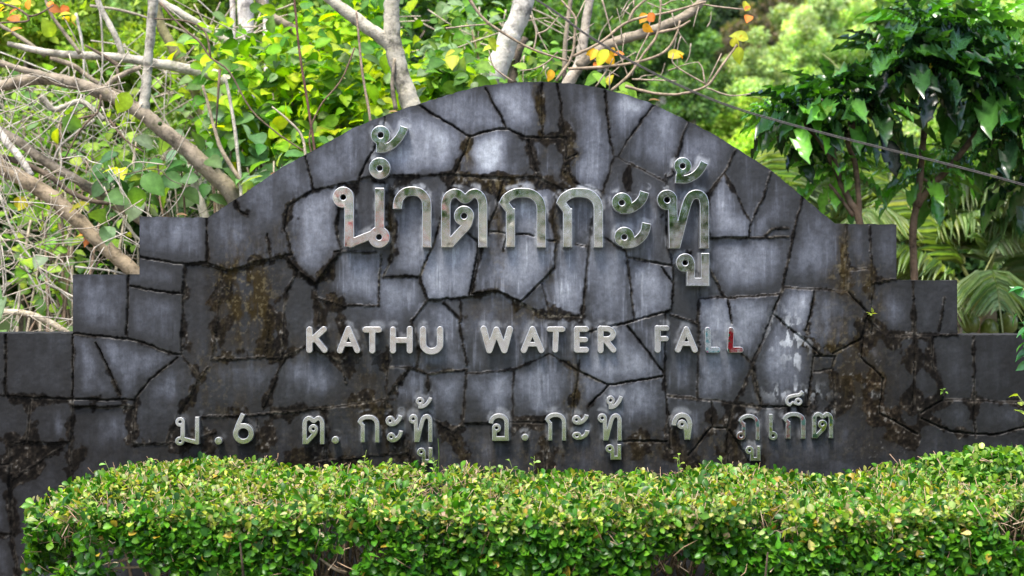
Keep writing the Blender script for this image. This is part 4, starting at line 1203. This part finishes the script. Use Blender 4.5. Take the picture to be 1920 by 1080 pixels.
# big leaved shrubs just behind the wall, each with its own stems
SHRUBS = [
    ("bright yellow green broad leaved shrub over the left slope of the arch", [(560, 150, 130, 80, 300, 2.2, .5), (480, 220, 80, 60, 120, 2.0, .4), (650, 200, 80, 70, 170, 2.2, .5), (590, 270, 70, 40, 80, 1.8, .3), (420, 120, 80, 70, 90, 2.6, .4)], YG + [(.10, .2, .05), (.2, .3, .12)], .105, 600),
    ("yellow green broad leaved shrub around the V of the forked tree", [(690, 110, 70, 60, 130, 2.6, .4), (680, 30, 80, 50, 110, 2.8, .4), (800, 160, 60, 40, 90, 2.0, .4), (610, 60, 60, 40, 70, 2.8, .4)], YG + [(.10, .2, .05)], .10, 720),
    ("green broad leaved shrub between the forked tree and the white leaning trunk", [(850, 150, 50, 40, 100, 1.7, .3), (880, 60, 50, 60, 80, 3.4, .4), (830, 120, 40, 40, 50, 2.4, .3), (1000, 120, 40, 40, 50, 2.8, .4)], [(.12, .26, .03), (.2, .34, .05), (.07, .17, .03), (.2, .3, .16)], .10, 870),
    ("soft yellow green leaved shrub among the dry twigs at the left", [(120, 200, 150, 60, 90, 3.4, .5), (80, 420, 120, 90, 90, 3.0, .6), (210, 310, 80, 60, 50, 3.0, .5), (100, 560, 100, 60, 40, 2.8, .5)], [(.2, .34, .04), (.12, .24, .03), (.28, .38, .06), (.15, .26, .1)], .085, 120),
    ("grey green drooping leaved shrub under the long fig limb", [(330, 330, 60, 50, 12, 1.7, .3), (430, 290, 60, 50, 16, 1.7, .3), (460, 240, 50, 50, 26, 1.9, .3), (250, 330, 60, 40, 20, 2.0, .3), (520, 320, 50, 30, 20, 1.5, .2)], SILV + [(.05, .14, .03)], .125, 470),
]
for lab, ell, cols, size, bx in SHRUBS:
    t = thing("broad_leaved_shrub", bx, 2.1, lab, "shrub")
    st, lf = MB(), MB()
    cloud(lf, ell, size, cols)
    for cx, cy, rx, ry, n, y, dy in ell:
        for q in range(5):
            e = P(cx + rng.normal() * rx * .4, cy + rng.normal() * ry * .4, y)
            b = np.array(t.location) + rng.normal(size=3) * [.12, .1, 0]
            mid = b * .45 + e * .55 + rng.normal(size=3) * .12
            tube(st, [b, mid, e], [.016, .011, .005], 5, [(.2, .14, .1), (.4, .34, .26)][q % 2], 5, .04)
    st.build("stems", M_TWIG, t); lf.build("foliage", M_BROAD, t)
t = thing("thin_shrub", 600, 1.2, "thin dark red brown shoots rising behind the left slope of the arch", "shrub")
st = MB()
limb(st, [(592, 330), (590, 280), (575, 180), (562, 100), (552, 0), (548, -40)], [6, 5, 4], 1.1, (.13, .07, .05), 5, .05)
limb(st, [(700, 290), (694, 220), (680, 140), (672, 60), (668, 20)], [6, 5, 4], 1.2, (.3, .22, .16), 5, .05)
limb(st, [(600, 330), (580, 262), (600, 200), (640, 150), (665, 90)], [4, 3, 3], 1.2, (.16, .1, .07), 5, .05)
limb(st, [(575, 330), (568, 260), (540, 225), (510, 200)], [6, 5, 3], 1.2, (.45, .38, .28), 5, .05)
limb(st, [(455, 400), (450, 330), (440, 240), (428, 170), (420, 140)], [8, 7, 6, 6], 1.4, (.5, .45, .36), 6, .05)
limb(st, [(480, 380), (420, 290), (402, 240), (390, 195), (380, 160)], [9, 7, 5], 1.4, (.32, .26, .18), 6, .05)
st.build("stems", M_TWIG, t)
t = thing("dead_stump", 385, 2.0, "bleached dead stick slanting behind the upper left step", "branch")
mb = MB(); limb(mb, [(350, 310), (365, 345), (382, 400), (400, 470)], [12, 16, 18], 2.0, (.62, .57, .5)); a = P(400, 470, 2.0); tube(mb, [a, (a[0] + .2, 2.05, -.1)], [.028, .03], 8, (.5, .45, .4), 1); mb.build("stick", M_BARK, t)

# fallen limbs and dry tangle at the left
for lab, pts, w, y, colr in (
    ("thick fallen brown limb slanting down to the left steps", [(-60, 275), (0, 312), (50, 340), (100, 372), (150, 418), (200, 465), (250, 508), (300, 560)], [26, 30, 30, 28, 28, 28], 1.6, (.27, .21, .14)),
    ("thinner fallen limb above the thick one, ending at the upper left step", [(-40, 225), (30, 262), (80, 300), (140, 335), (200, 375), (262, 412), (330, 470)], [18, 18, 18, 17, 17], 1.9, TAN),
    ("dark dead branch lying along the underside of the thinner fallen limb", [(-20, 290), (40, 305), (95, 332), (135, 362), (190, 380), (240, 372)], [12, 11, 10, 9, 7], 1.75, BROWN),
    ("bleached short limb sticking up at the left edge beside the fallen limbs", [(-10, 232), (15, 270), (35, 292), (60, 330)], [13, 14, 14, 12], 1.7, (.5, .46, .4)),
    ("pale low limb lying near the lowest left step", [(-50, 588), (0, 585), (50, 588), (95, 605), (150, 640)], [12, 12, 12, 11], 1.5, (.45, .38, .28)),
    ("crooked white limb under the long fig limb at the left", [(75, 180), (100, 205), (120, 200), (150, 190), (175, 205), (195, 225)], [12, 11, 10, 10, 8], 1.9, PALE)):
    t = tag(empty("fallen_limb", P(*pts[-1][:2], y)), lab, "branch")
    mb = MB(); limb(mb, pts, w, y, colr); mb.build("limb", M_BARK, t)
tg = MB()
for q in range(250):
    x = rng.uniform(-60, 420); yp = rng.uniform(175, 650)
    if x > 250 and yp > 420: continue
    ang = rng.normal() * .55 + (math.pi / 2 if rng.uniform() < .45 else (0.25 if rng.uniform() < .6 else 2.6)); L = rng.uniform(50, 210)
    yd = rng.uniform(1.3, 4.2); w = rng.choice([1.3, 1.8, 2.5, 3.6, 5.5], p=[.32, .3, .22, .11, .05])
    c_, s_ = math.cos(ang), math.sin(ang); bend = rng.normal() * .2 * L
    cc = np.array([(.36, .32, .26), (.26, .22, .17), (.14, .11, .08), (.42, .38, .32)][rng.integers(4)])
    limb(tg, [(x - c_ * L / 2, yp - s_ * L / 2), (x - s_ * bend * .6 + rng.normal() * 4, yp + c_ * bend * .6 + rng.normal() * 4), (x + c_ * L / 4 - s_ * bend * .3, yp + s_ * L / 4 + c_ * bend * .3 + rng.normal() * 4), (x + c_ * L / 2, yp + s_ * L / 2)], [w, w * .9, w * .6], yd, cc, 5, .07, 4)
for q in range(110):    # the nearest fine twigs
    x, yp = rng.uniform(-40, 270), rng.uniform(150, 640); ang = rng.uniform(0, 3.14); L = rng.uniform(60, 190); w = rng.uniform(1.2, 2.4)
    if x > 200 and yp > 480: continue
    c_, s_ = math.cos(ang), math.sin(ang); bd = rng.normal() * 14
    limb(tg, [(x - c_ * L / 2, yp - s_ * L / 2), (x - s_ * bd, yp + c_ * bd), (x + c_ * L / 4 - s_ * bd * .3 + rng.normal() * 3, yp + s_ * L / 4 + c_ * bd * .3), (x + c_ * L / 2, yp + s_ * L / 2)], [w, w * .9, w * .6], rng.uniform(1.0, 1.6), [(.46, .40, .32), (.38, .32, .25), (.5, .45, .38)][q % 3], 4, .07, 4)
for q in range(36):     # long thin pale branches sweeping through the tangle
    x, yp = rng.uniform(-80, 330), rng.uniform(-20, 560); ang = rng.choice([.55, .35, -.5, 1.3, 2.5], p=[.4, .2, .15, .15, .1]) + rng.normal() * .15; L = rng.uniform(170, 380)
    if x + L * math.cos(ang) * .5 > 420 and yp > 250: continue
    cx_, cy_ = math.cos(ang), math.sin(ang); w = rng.uniform(2.2, 5.5); bd = rng.normal() * 22
    limb(tg, [(x - cx_ * L * .5, yp - cy_ * L * .5), (x - cx_ * L * .2 - cy_ * bd, yp - cy_ * L * .2 + cx_ * bd), (x + cx_ * L * .2 - cy_ * bd * .7 + rng.normal() * 5, yp + cy_ * L * .2 + cx_ * bd * .7), (x + cx_ * L * .5, yp + cy_ * L * .5)], [w, w * .8, w * .45], rng.uniform(1.6, 3.8), [(.46, .42, .36), (.38, .34, .28), (.3, .26, .2)][q % 3], 6, .06, 5)
for q in range(120):
    x = rng.uniform(300, 1000); yp = rng.uniform(0, 200); ang = rng.uniform(0, 3.14); L = rng.uniform(40, 140)
    limb(tg, [(x, yp), (x + L * .5 * math.cos(ang) + rng.normal() * 6, yp + L * .5 * math.sin(ang)), (x + L * math.cos(ang), yp + L * math.sin(ang) + rng.normal() * 8)], [3, 2.4, 1.6], rng.uniform(2.5, 4.5), (.42, .35, .27), 4, .05, 3)
tag(tg.build("dry_tangle", M_TWIG, loc=(-2.5, 2.5, 0)), "tangle of dry pale twigs and vines behind the left steps", "tangle", kind="stuff")

# ------------------------------------------------------------------ lobed leaf rosette trees at the right
def rosette(mb, c, R, n, cols, down=0.0, yellow=0):
    ga = 2.39996
    az = np.arange(n) * ga + rng.uniform(0, 6.28); el = np.linspace(1.25, -.45 - down, n) + rng.normal(size=n) * .12
    n = n + 8; az = np.arange(n) * ga + rng.uniform(0, 6.28); el = np.linspace(1.35, -.25 - .7 * down, n) + rng.normal(size=n) * .16
    T = np.stack([np.cos(az) * np.cos(el), np.sin(az) * np.cos(el), np.sin(el)], -1)
    N = np.stack([-np.cos(az) * np.sin(el), -np.sin(az) * np.sin(el), np.cos(el)], -1) + rng.normal(size=(n, 3)) * .4
    L = 1.15 * R * rng.uniform(.8, 1.15, n) * np.interp(np.linspace(0, 1, n), [0, .25, 1], [.55, .85, .95])
    cc = pick(cols, n)
    if yellow: cc[rng.choice(n, yellow, replace=False)] = (.34, .28, .02)
    scatter(mb, LOBED, np.tile(c, (n, 1)), T, N, L, L * .35, cc)


DKL = [(.012, .042, .014), (.02, .065, .016), (.010, .03, .012), (.035, .10, .02), (.055, .15, .025)]
LTL = [(.09, .24, .03), (.14, .34, .04), (.06, .17, .025)]  # paler greens; on the lower rosettes the backlight is painted in


def rosette_tree(lab, bx, y, stems, ros):
    t = thing("rosette_tree", bx, y, lab, "tree")
    st = MB()
    for pts, w in stems: limb(st, pts, w, y, (.12, .08, .05), 8, .05)
    st.build("trunk", M_BARK, t)
    for cx, cy, R, n, dy, cols, down, yel in ros:
        mb = MB(); c = P(cx, cy, y + dy)
        rosette(mb, c, R * PXM * (CAM_D + y + dy) / CAM_D, n, cols, down, yel)
        mb.build("leaf_rosette", M_GLOSSY, t)


zb = 540 + (1.6 / (PXM * (CAM_D + 2.2) / CAM_D))
rosette_tree("tall dark lobed leaf tree in thick rosettes at the right, one slim brown stem", 1715, 2.2,
             [([(1716, zb), (1715, 620), (1714, 520), (1712, 430), (1722, 360), (1730, 280), (1735, 200), (1733, 120), (1722, 60)], [17, 15, 14, 13, 12, 10]), ([(1718, 388), (1745, 350), (1780, 315), (1815, 270), (1850, 225), (1870, 180)], [14, 12, 11, 9]),
              ([(1733, 170), (1700, 140), (1672, 120)], [9, 8, 6]), ([(1733, 150), (1770, 110), (1800, 70)], [9, 8, 6]), ([(1850, 225), (1890, 250), (1905, 270)], [8, 7, 6]), ([(1745, 350), (1738, 340), (1732, 335)], [6, 6])],
             [(1722, 55, 100, 30, 0, LTL + DKL, 0, 0), (1672, 115, 105, 30, -.1, DKL, .2, 0), (1800, 70, 105, 30, .1, DKL, .1, 0), (1735, 125, 100, 26, -.15, DKL, .3, 2), (1800, 140, 95, 24, 0, DKL, .3, 0), (1870, 170, 115, 30, 0, DKL, .3, 0), (1860, 60, 90, 24, .3, LTL, 0, 0),
              (1910, 245, 105, 26, -.1, DKL, .4, 0), (1732, 335, 88, 20, .1, LTL, .25, 0), (1800, 300, 70, 12, .3, LTL, .3, 0), (1930, 150, 110, 26, .2, DKL, .2, 0), (1960, 320, 110, 26, 0, DKL, .4, 0)])
rosette_tree("shorter dark lobed leaf tree in spreading rosettes left of the tall one", 1612, 1.9,
             [([(1625, 1140), (1618, 560), (1612, 420), (1592, 375), (1572, 330), (1562, 280), (1560, 220)], [18, 16, 14, 12, 10, 9]), ([(1610, 415), (1610, 370), (1604, 310), (1590, 260), (1620, 210)], [12, 10, 8]), ([(1575, 335), (1540, 270), (1500, 225)], [8, 7, 6]), ([(1600, 405), (1575, 370), (1555, 345)], [8, 7, 6])],
             [(1562, 195, 105, 32, 0, DKL, .2, 0), (1500, 215, 95, 28, 0, LTL + DKL, .3, 1), (1625, 205, 105, 30, .1, DKL, .3, 0), (1520, 250, 75, 14, .2, DKL, .5, 2), (1570, 325, 80, 18, .2, LTL, .25, 0), (1450, 215, 55, 12, .1, LTL, .2, 0)])
t = thing("yellow_leaf_stalk", 1740, 2.0, "yellow withered lobed leaf hanging from the tall rosette tree", "leaf")
mb = MB(); a = P(1738, 125, 1.98)
scatter(mb, LOBED, np.array([a, a + [.02, 0, .02]]), np.array([[.12, -.2, -1.0], [.0, -.2, -1.0]]), np.array([[0, -1, .2], [.3, -1, .2]]), np.array([.24, .2]), np.array([.13, .1]), np.array([[.55, .46, .03], [.5, .4, .03]]))
mb.build("leaf", M_BROAD, t)

# ------------------------------------------------------------------ palms behind the right wing
def frond(lf, st, base, d, L, droop, cols, n=54, leaflet=.42, twist=0.0):
    s = np.linspace(0, 1, 14)
    d = unit(np.asarray(d, float))
    hd = unit(np.array([d[0], d[1], 0.0]) + 1e-6)
    pts = base + s[:, None] * L * d - (s ** 2.2)[:, None] * np.array([0, 0, droop * L]) + (s ** 2)[:, None] * hd * droop * L * .25
    tube(st, pts, np.linspace(.016, .004, 14), 5, (.3, .32, .12), 1)
    u = np.linspace(.16, .99, n)
    p = np.stack([np.interp(u, s, pts[:, k]) for k in range(3)], -1)
    tg_ = unit(np.stack([np.interp(u, s, np.gradient(pts[:, k])) for k in range(3)], -1))
    side = unit(np.cross(tg_, [0, 0, 1.0]) + 1e-6)
    ln = leaflet * np.sin(np.clip(u * 1.05 + .12, 0, 1) * math.pi) ** .55
    for sg in (-1, 1):
        T = tg_ * .75 + side * sg * .85 + np.array([0, 0, -.28]) + rng.normal(size=(n, 3)) * .06
        N = np.cross(T, side * sg) * sg; N[N[:, 2] < 0] *= -1
        scatter(lf, BLADE, p, T, N + rng.normal(size=(n, 3)) * .1, ln, .028, pick(cols, n, .12))


PALM = [(.17, .26, .10), (.23, .31, .14), (.11, .18, .06), (.30, .35, .19)]


def palm(lab, px, py, y, fr, scale=1.0):
    c = P(px, py, y)
    t = thing("palm_tree", px, y, lab, "palm")
    tr = MB(); tube(tr, [(c[0] + .1, y, -.1), (c[0] + .04, y, c[2] * .5), c], [.12, .1, .08], 9, (.2, .16, .1), 5, .04); tr.build("trunk", M_BARK, t)
    for k, (dx, dy, dz, L, dr) in enumerate(fr):
        lf = MB()
        frond(lf, lf, c, (dx, dy, dz), L * scale, dr, PALM, leaflet=.42 * scale)
        lf.build("frond", M_FROND, t)
    for k in range(3):
        f_ = MB(); sphere(f_, c + np.array([-.15 + .14 * k, -.16, -.12 - .05 * (k % 2)]), (.07, .07, .085), (.16, .2, .05), 10, 8); f_.build("coconut", M_GLOSSY, t)


palm("coconut palm with fruit low behind the right wing", 1845, 575, 4.2, [(-.9, -.2, .9, 2.1, .6), (-.5, .3, 1.2, 2.3, .45), (.1, -.3, 1.3, 2.2, .5), (.6, .2, 1.1, 2.3, .6), (.9, -.3, .7, 2.0, .7), (-1, .4, .5, 1.9, .7), (.3, .5, 1.3, 2.4, .4), (-.2, -.9, .8, 1.5, .8), (.8, .7, .9, 2.2, .6), (-.8, -.8, .6, 1.6, .8)])
palm("pale arching palm between the two rosette trees", 1690, 500, 4.8, [(-.6, -.2, 1.3, 2.6, .4), (-.2, .1, 1.5, 2.7, .35), (.25, -.2, 1.4, 2.5, .45), (.8, 0, 1.0, 2.3, .6), (-.9, .1, .8, 2.2, .6), (.5, -.6, .8, 1.9, .7), (-.4, -.7, .9, 1.8, .7), (0, .6, 1.4, 2.6, .4)])
palm("drooping palm at the far right edge behind the lowest step", 2010, 440, 5.0, [(-.9, -.2, .8, 2.2, .7), (-.4, .2, 1.3, 2.4, .5), (.3, -.1, 1.2, 2.3, .5), (-.8, .4, 1.0, 2.3, .6), (-.6, -.7, .6, 1.8, .8), (.8, 0, .8, 2.2, .6)])
palm("low young palm close behind the right end of the arch", 1560, 470, 5.4, [(-.6, -.2, 1.0, 1.9, .5), (.6, -.1, 1.0, 2.0, .5), (0, 0, 1.5, 2.0, .35), (.2, -.6, .9, 1.7, .7), (-.2, .5, 1.2, 2.1, .4)])

# ------------------------------------------------------------------ overhead cable (two twisted wires)
cb = empty("overhead_cable", P(1010, 0, .9)); tag(cb, "twin dark cable sagging across the right side above the arch", "cable")
cu_pts = [(560, -300), (800, -118), (1010, 2), (1100, 65), (1200, 124), (1300, 172), (1380, 203), (1470, 230), (1560, 254), (1680, 284), (1800, 314), (1920, 347), (2100, 402), (2300, 470)]
for off in (-1.3, 1.3):
    mb = MB(); limb(mb, [(a, b_ + off) for a, b_ in cu_pts], 2.1, .9, (.1, .1, .1), 6, 0, 6); mb.build("wire", M_CABLE, cb)

# ------------------------------------------------------------------ bushes and forest behind
def crown(lf, c, rad, n, size, cols, clumps=26, flat=.8):
    c = np.asarray(c, float)
    d = unit(rng.normal(size=(clumps, 3))); d[:, 2] = d[:, 2] * .9 + .12
    cc = c + d * np.asarray(rad) * rng.uniform(.2, 1.2, (clumps, 1))
    ci = rng.integers(0, clumps, n)
    cr_ = np.asarray(rad).mean() * rng.uniform(.22, .42, clumps)
    dd = unit(rng.normal(size=(n, 3)))
    pos = cc[ci] + dd * (cr_[ci] * rng.uniform(.45, 1.05, n))[:, None] * [1, 1, flat]
    tint = rng.uniform(.55, 1.45, clumps)[ci]
    T = unit(rng.normal(size=(n, 3)) + dd * .6); N = unit(dd * .8 + d[ci] * .45 + rng.normal(size=(n, 3)) * .38 + [0, 0, .15])
    L = size * rng.uniform(.6, 1.3, n)
    scatter(lf, CARD, pos, T, N, L, L * .6, pick(cols, n) * tint[:, None])
    return cc


def bush(lab, cx, cy, rx, ry, y, n, size, cols, name="background_bush", cat="bush"):
    s = (CAM_D + y) / CAM_D * PXM
    c = P(cx, cy, y)
    b = np.array([c[0], y, float(hill_z(c[0], y)) if y > 9 else 0.0])
    t = empty(name, b); tag(t, lab, cat)
    lf, tr = MB(), MB()
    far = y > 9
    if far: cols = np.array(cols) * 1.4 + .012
    cc = crown(lf, c, (rx * s, max(rx, ry) * s * .6, ry * s), int(n * (5.5 if far else 1.8)), size * (.28 if far else .66), cols, 46 if far else 40)
    for q in cc[:6]:
        fk = c - [0, 0, ry * s * .55]
        tube(tr, [b, fk + rng.normal(size=3) * .05 * ry * s, q], [.055 * ry * s, .04 * ry * s, .015 * ry * s], 5, (.4, .36, .3) if name != "background_bush" else (.2, .16, .12), 4, .04)
    tr.build("trunk", M_BARK, t); lf.build("crown", M_FAR, t)


G1 = [(.08, .18, .025), (.12, .24, .03), (.05, .12, .02)]
G2 = [(.17, .30, .04), (.24, .38, .06), (.10, .2, .03)]
G3 = [(.28, .40, .05), (.36, .46, .08), (.18, .3, .04)]
G0 = [(.03, .07, .02), (.045, .095, .028), (.02, .05, .018)]
bush("light green leafy bush at the top left corner", 60, 60, 150, 110, 5.0, 2600, .11, G3)
bush("green leafy bush behind the crossing fig branches at the left", 220, 170, 150, 110, 5.6, 2600, .11, G3)
bush("shaded green bush low behind the left tangle", 90, 330, 170, 110, 5.2, 2400, .11, G2)
bush("dark green bush at the left edge behind the lowest step", 40, 500, 150, 110, 4.8, 2000, .11, G0)
bush("dark bush behind the upper left step", 260, 430, 150, 110, 5.0, 2000, .11, G0)
bush("mid green bush behind the upright fork", 360, 60, 130, 110, 6.2, 2200, .12, G3)
bush("green bush behind the left slope of the arch", 470, 250, 140, 110, 5.4, 2000, .12, G2)
bush("light green bush behind the slanting trees", 560, 60, 140, 100, 6.6, 2000, .13, G2)
bush("dark green bush behind the forked tree", 740, 150, 150, 100, 6.8, 2000, .13, G0)
bush("green bush behind the white leaning trunk", 900, 70, 130, 110, 7.4, 2000, .13, G1)
bush("dark green bush low behind the arch top", 1060, 150, 120, 80, 8.0, 1800, .13, G0)
bush("dim green bush behind the palms", 1720, 480, 150, 130, 7.6, 2000, .14, G0)
bush("shaded bush beside the drooping palm", 1900, 560, 130, 110, 7.0, 1600, .14, G0)
bush("light green bush behind the short rosette tree", 1560, 330, 150, 110, 9.5, 2200, .16, G2)
bush("pale green bush behind the tall rosette tree", 1790, 330, 170, 120, 8.5, 2200, .15, G2)
GD = [(.018, .042, .02), (.03, .06, .026), (.045, .085, .035)]
G4 = [(.35, .44, .19), (.42, .50, .25), (.26, .35, .15)]  # pale greens lifted in blue, distance haze painted into the leaves
G2, G1 = [(.2, .31, .09), (.27, .38, .12), (.13, .21, .07)], [(.10, .19, .055), (.14, .24, .07), (.07, .13, .045)]
FAR = [
    ("rounded light green tree on the hillside right of centre", 1545, 55, 85, 80, 38, 4200, .55, G4), ("yellow green slender tree before the dark hillside", 1425, 150, 50, 70, 22, 2400, .28, G4), ("dark tree on the hillside above the arch right slope", 1350, 60, 85, 90, 44, 3000, .55, GD),
    ("brownish dead tree among the hillside trees", 1455, 40, 60, 70, 42, 1500, .4, [(.16, .12, .085), (.12, .095, .065), (.07, .09, .04)]), ("mid green tree left of the tall rosette tree", 1600, 160, 90, 80, 27, 3400, .38, G2), ("yellow green tree just above the right slope of the arch", 1345, 235, 80, 60, 20, 2600, .26, G3),
    ("bright yellow green bush below the hillside, right of the arch", 1470, 300, 90, 70, 18, 2400, .24, G3), ("green tree behind the orange leaf tips", 1240, 100, 90, 90, 30, 3000, .4, G1), ("mid green tree at the top above the arch", 1130, 40, 100, 90, 34, 2800, .45, G1),
    ("pale green tree at the top right corner", 1900, 120, 80, 90, 34, 2600, .45, G4), ("dark green hillside tree behind the tall rosette tree", 1760, 30, 110, 80, 48, 2800, .6, G1), ("dark tree on the hillside at the top right", 1660, 10, 90, 60, 52, 2200, .6, GD),
    ("mid green tree above the white leaning trunk", 1000, 20, 110, 90, 26, 2800, .38, G1), ("dark green tree behind the forked tree, far", 800, 30, 130, 100, 24, 2800, .36, GD), ("green tree behind the slanting trees, far", 600, 10, 140, 100, 22, 2800, .34, G1),
    ("green far tree behind the fig fork", 380, -10, 140, 100, 20, 2600, .32, G1), ("light far tree at the upper left", 150, 0, 150, 110, 18, 2600, .3, G2), ("mid green far tree over the arch shoulder", 1180, 190, 80, 60, 21, 2200, .28, G1), ("mid green far tree behind the yellow slender tree", 1290, 150, 60, 80, 33, 2200, .42, G1), ("pale feathery tree among dark ones above the right slope", 1500, 110, 50, 70, 28, 2000, .36, G4), ("mid green low tree just right of the orange leaf tips", 1300, 190, 60, 60, 16, 1800, .24, G1), ("mid green low tree behind the yellow green tree above the right slope", 1400, 260, 70, 60, 24, 2000, .3, G1), ("pale tree between the two rosette crowns", 1655, 230, 70, 80, 20, 2200, .28, G4), ("pale green tree behind the tall rosette crown, upper right", 1840, 90, 90, 80, 30, 2400, .4, G2), ("brown green dry tree on the hillside above the yellow slender tree", 1400, 90, 60, 70, 36, 1600, .4, [(.13, .1, .07), (.08, .09, .04)]), ("mid green tree high on the hillside left of the rounded light tree", 1270, 20, 80, 70, 46, 2200, .5, G1), ("green far tree on the ridge right of centre", 1490, 150, 70, 60, 31, 2200, .4, G1)]
for lab, cx, cy, rx, ry, y, n, size, cols in FAR:
    bush(lab, cx, cy, rx, ry, y, n, size, cols, "hillside_tree", "tree")
fo = MB()
nf = 0
for q in range(1400):
    y = 17 + 68 * rng.uniform(0, 1) ** .9; x = rng.uniform(-.8, .7) * (y + 7); z = float(hill_z(x, y))
    r = rng.uniform(1.3, 3.0) * (.6 + y * .012)
    sx_ = 960 + x * CAM_D / (PXM * (CAM_D + y)); sy_ = 540 - (z + r * .7 - CAM_Z) * CAM_D / (PXM * (CAM_D + y)); sr = r * CAM_D / (PXM * (CAM_D + y))
    if sy_ < -60 - sr or any(y < f_[5] + 3 and abs(sx_ - f_[1]) < f_[3] * .8 + sr * .7 and abs(sy_ - f_[2]) < f_[4] * .8 + sr * .7 for f_ in FAR): continue
    crown(fo, (x, y, z + r * .7), (r, r, r * .9), 900, .055 * (1 + y * .05), [G1, G1, G2, GD, G4, G2][q % 6], 24)
    nf += 1
    if nf >= 460: break
tag(fo.build("forest", M_FAR, loc=(0, 40, 0)), "dense far green forest covering the hillside", "forest", kind="stuff")

# ------------------------------------------------------------------ unseen trees and stall behind the camera, added for the steel to reflect
for k, (x, y, h) in enumerate(((-9, -24, 7), (-1.2, -26, 6), (3.2, -22, 5), (8, -25, 7), (-15, -28, 8), (14, -28, 8), (-5.5, -30, 9), (1, -32, 9), (5.5, -31, 8), (-12, -33, 9), (11, -33, 9))):
    b = np.array([x, y, 0.0]); t = empty("added_tree", b)
    tag(t, "round green tree behind the viewer, added for the steel letters to reflect", "tree", "trees added for reflections")
    tr, lf = MB(), MB()
    tube(tr, [b, b + [0, 0, h * .4], b + [.3, 0, h * .75]], [.3, .24, .1], 8, (.2, .15, .1), 4)
    crown(lf, b + [0, 0, h * .72], (h * .48, h * .48, h * .4), 1600, .5, [(.08, .17, .04), (.12, .22, .05)], 20)
    tr.build("trunk", M_BARK, t); lf.build("crown", M_FAR, t)

st_ = empty("added_stall", (-2.9, -20, 0))  # unseen stall, added so that its red awning colours the steel
tag(st_, "made-up stall with a red awning behind the viewer, added to redden the letter reflections", "stall")
for dx in (-1.0, 1.0):
    for dy in (-.6, .6):
        mb = MB(); tube(mb, [(-2.9 + dx, -20 + dy, 0), (-2.9 + dx, -20 + dy, 2.5)], [.03, .03], 8, (.5, .5, .5), 1); mb.build("added_stall_post", M_TWIG, st_)
mb = MB()
q = [(-4.1, -20.9, 2.95), (-1.7, -20.9, 2.95), (-1.7, -19.1, 2.45), (-4.1, -19.1, 2.45), (-4.1, -19.1, 2.2), (-1.7, -19.1, 2.2)]
mb.add(q + [(a, b, c + .02) for a, b, c in q], np.array([(0, 1, 2, 3), (3, 2, 5, 4), (6, 9, 8, 7), (9, 10, 11, 8), (0, 3, 9, 6), (1, 7, 8, 2), (0, 6, 7, 1)]), (.45, .06, .06))
mb.build("added_stall_awning", M_FAR, st_, smooth=False)
mb = MB()
q = [(-3.8, -20.4), (-2.0, -20.4), (-2.0, -19.7), (-3.8, -19.7)]
mb.add([(a, b, .0) for a, b in q] + [(a, b, .9) for a, b in q], np.array([(0, 1, 5, 4), (1, 2, 6, 5), (2, 3, 7, 6), (3, 0, 4, 7), (4, 5, 6, 7)]), (.3, .22, .14))
mb.build("added_stall_counter", M_TWIG, st_, smooth=False)
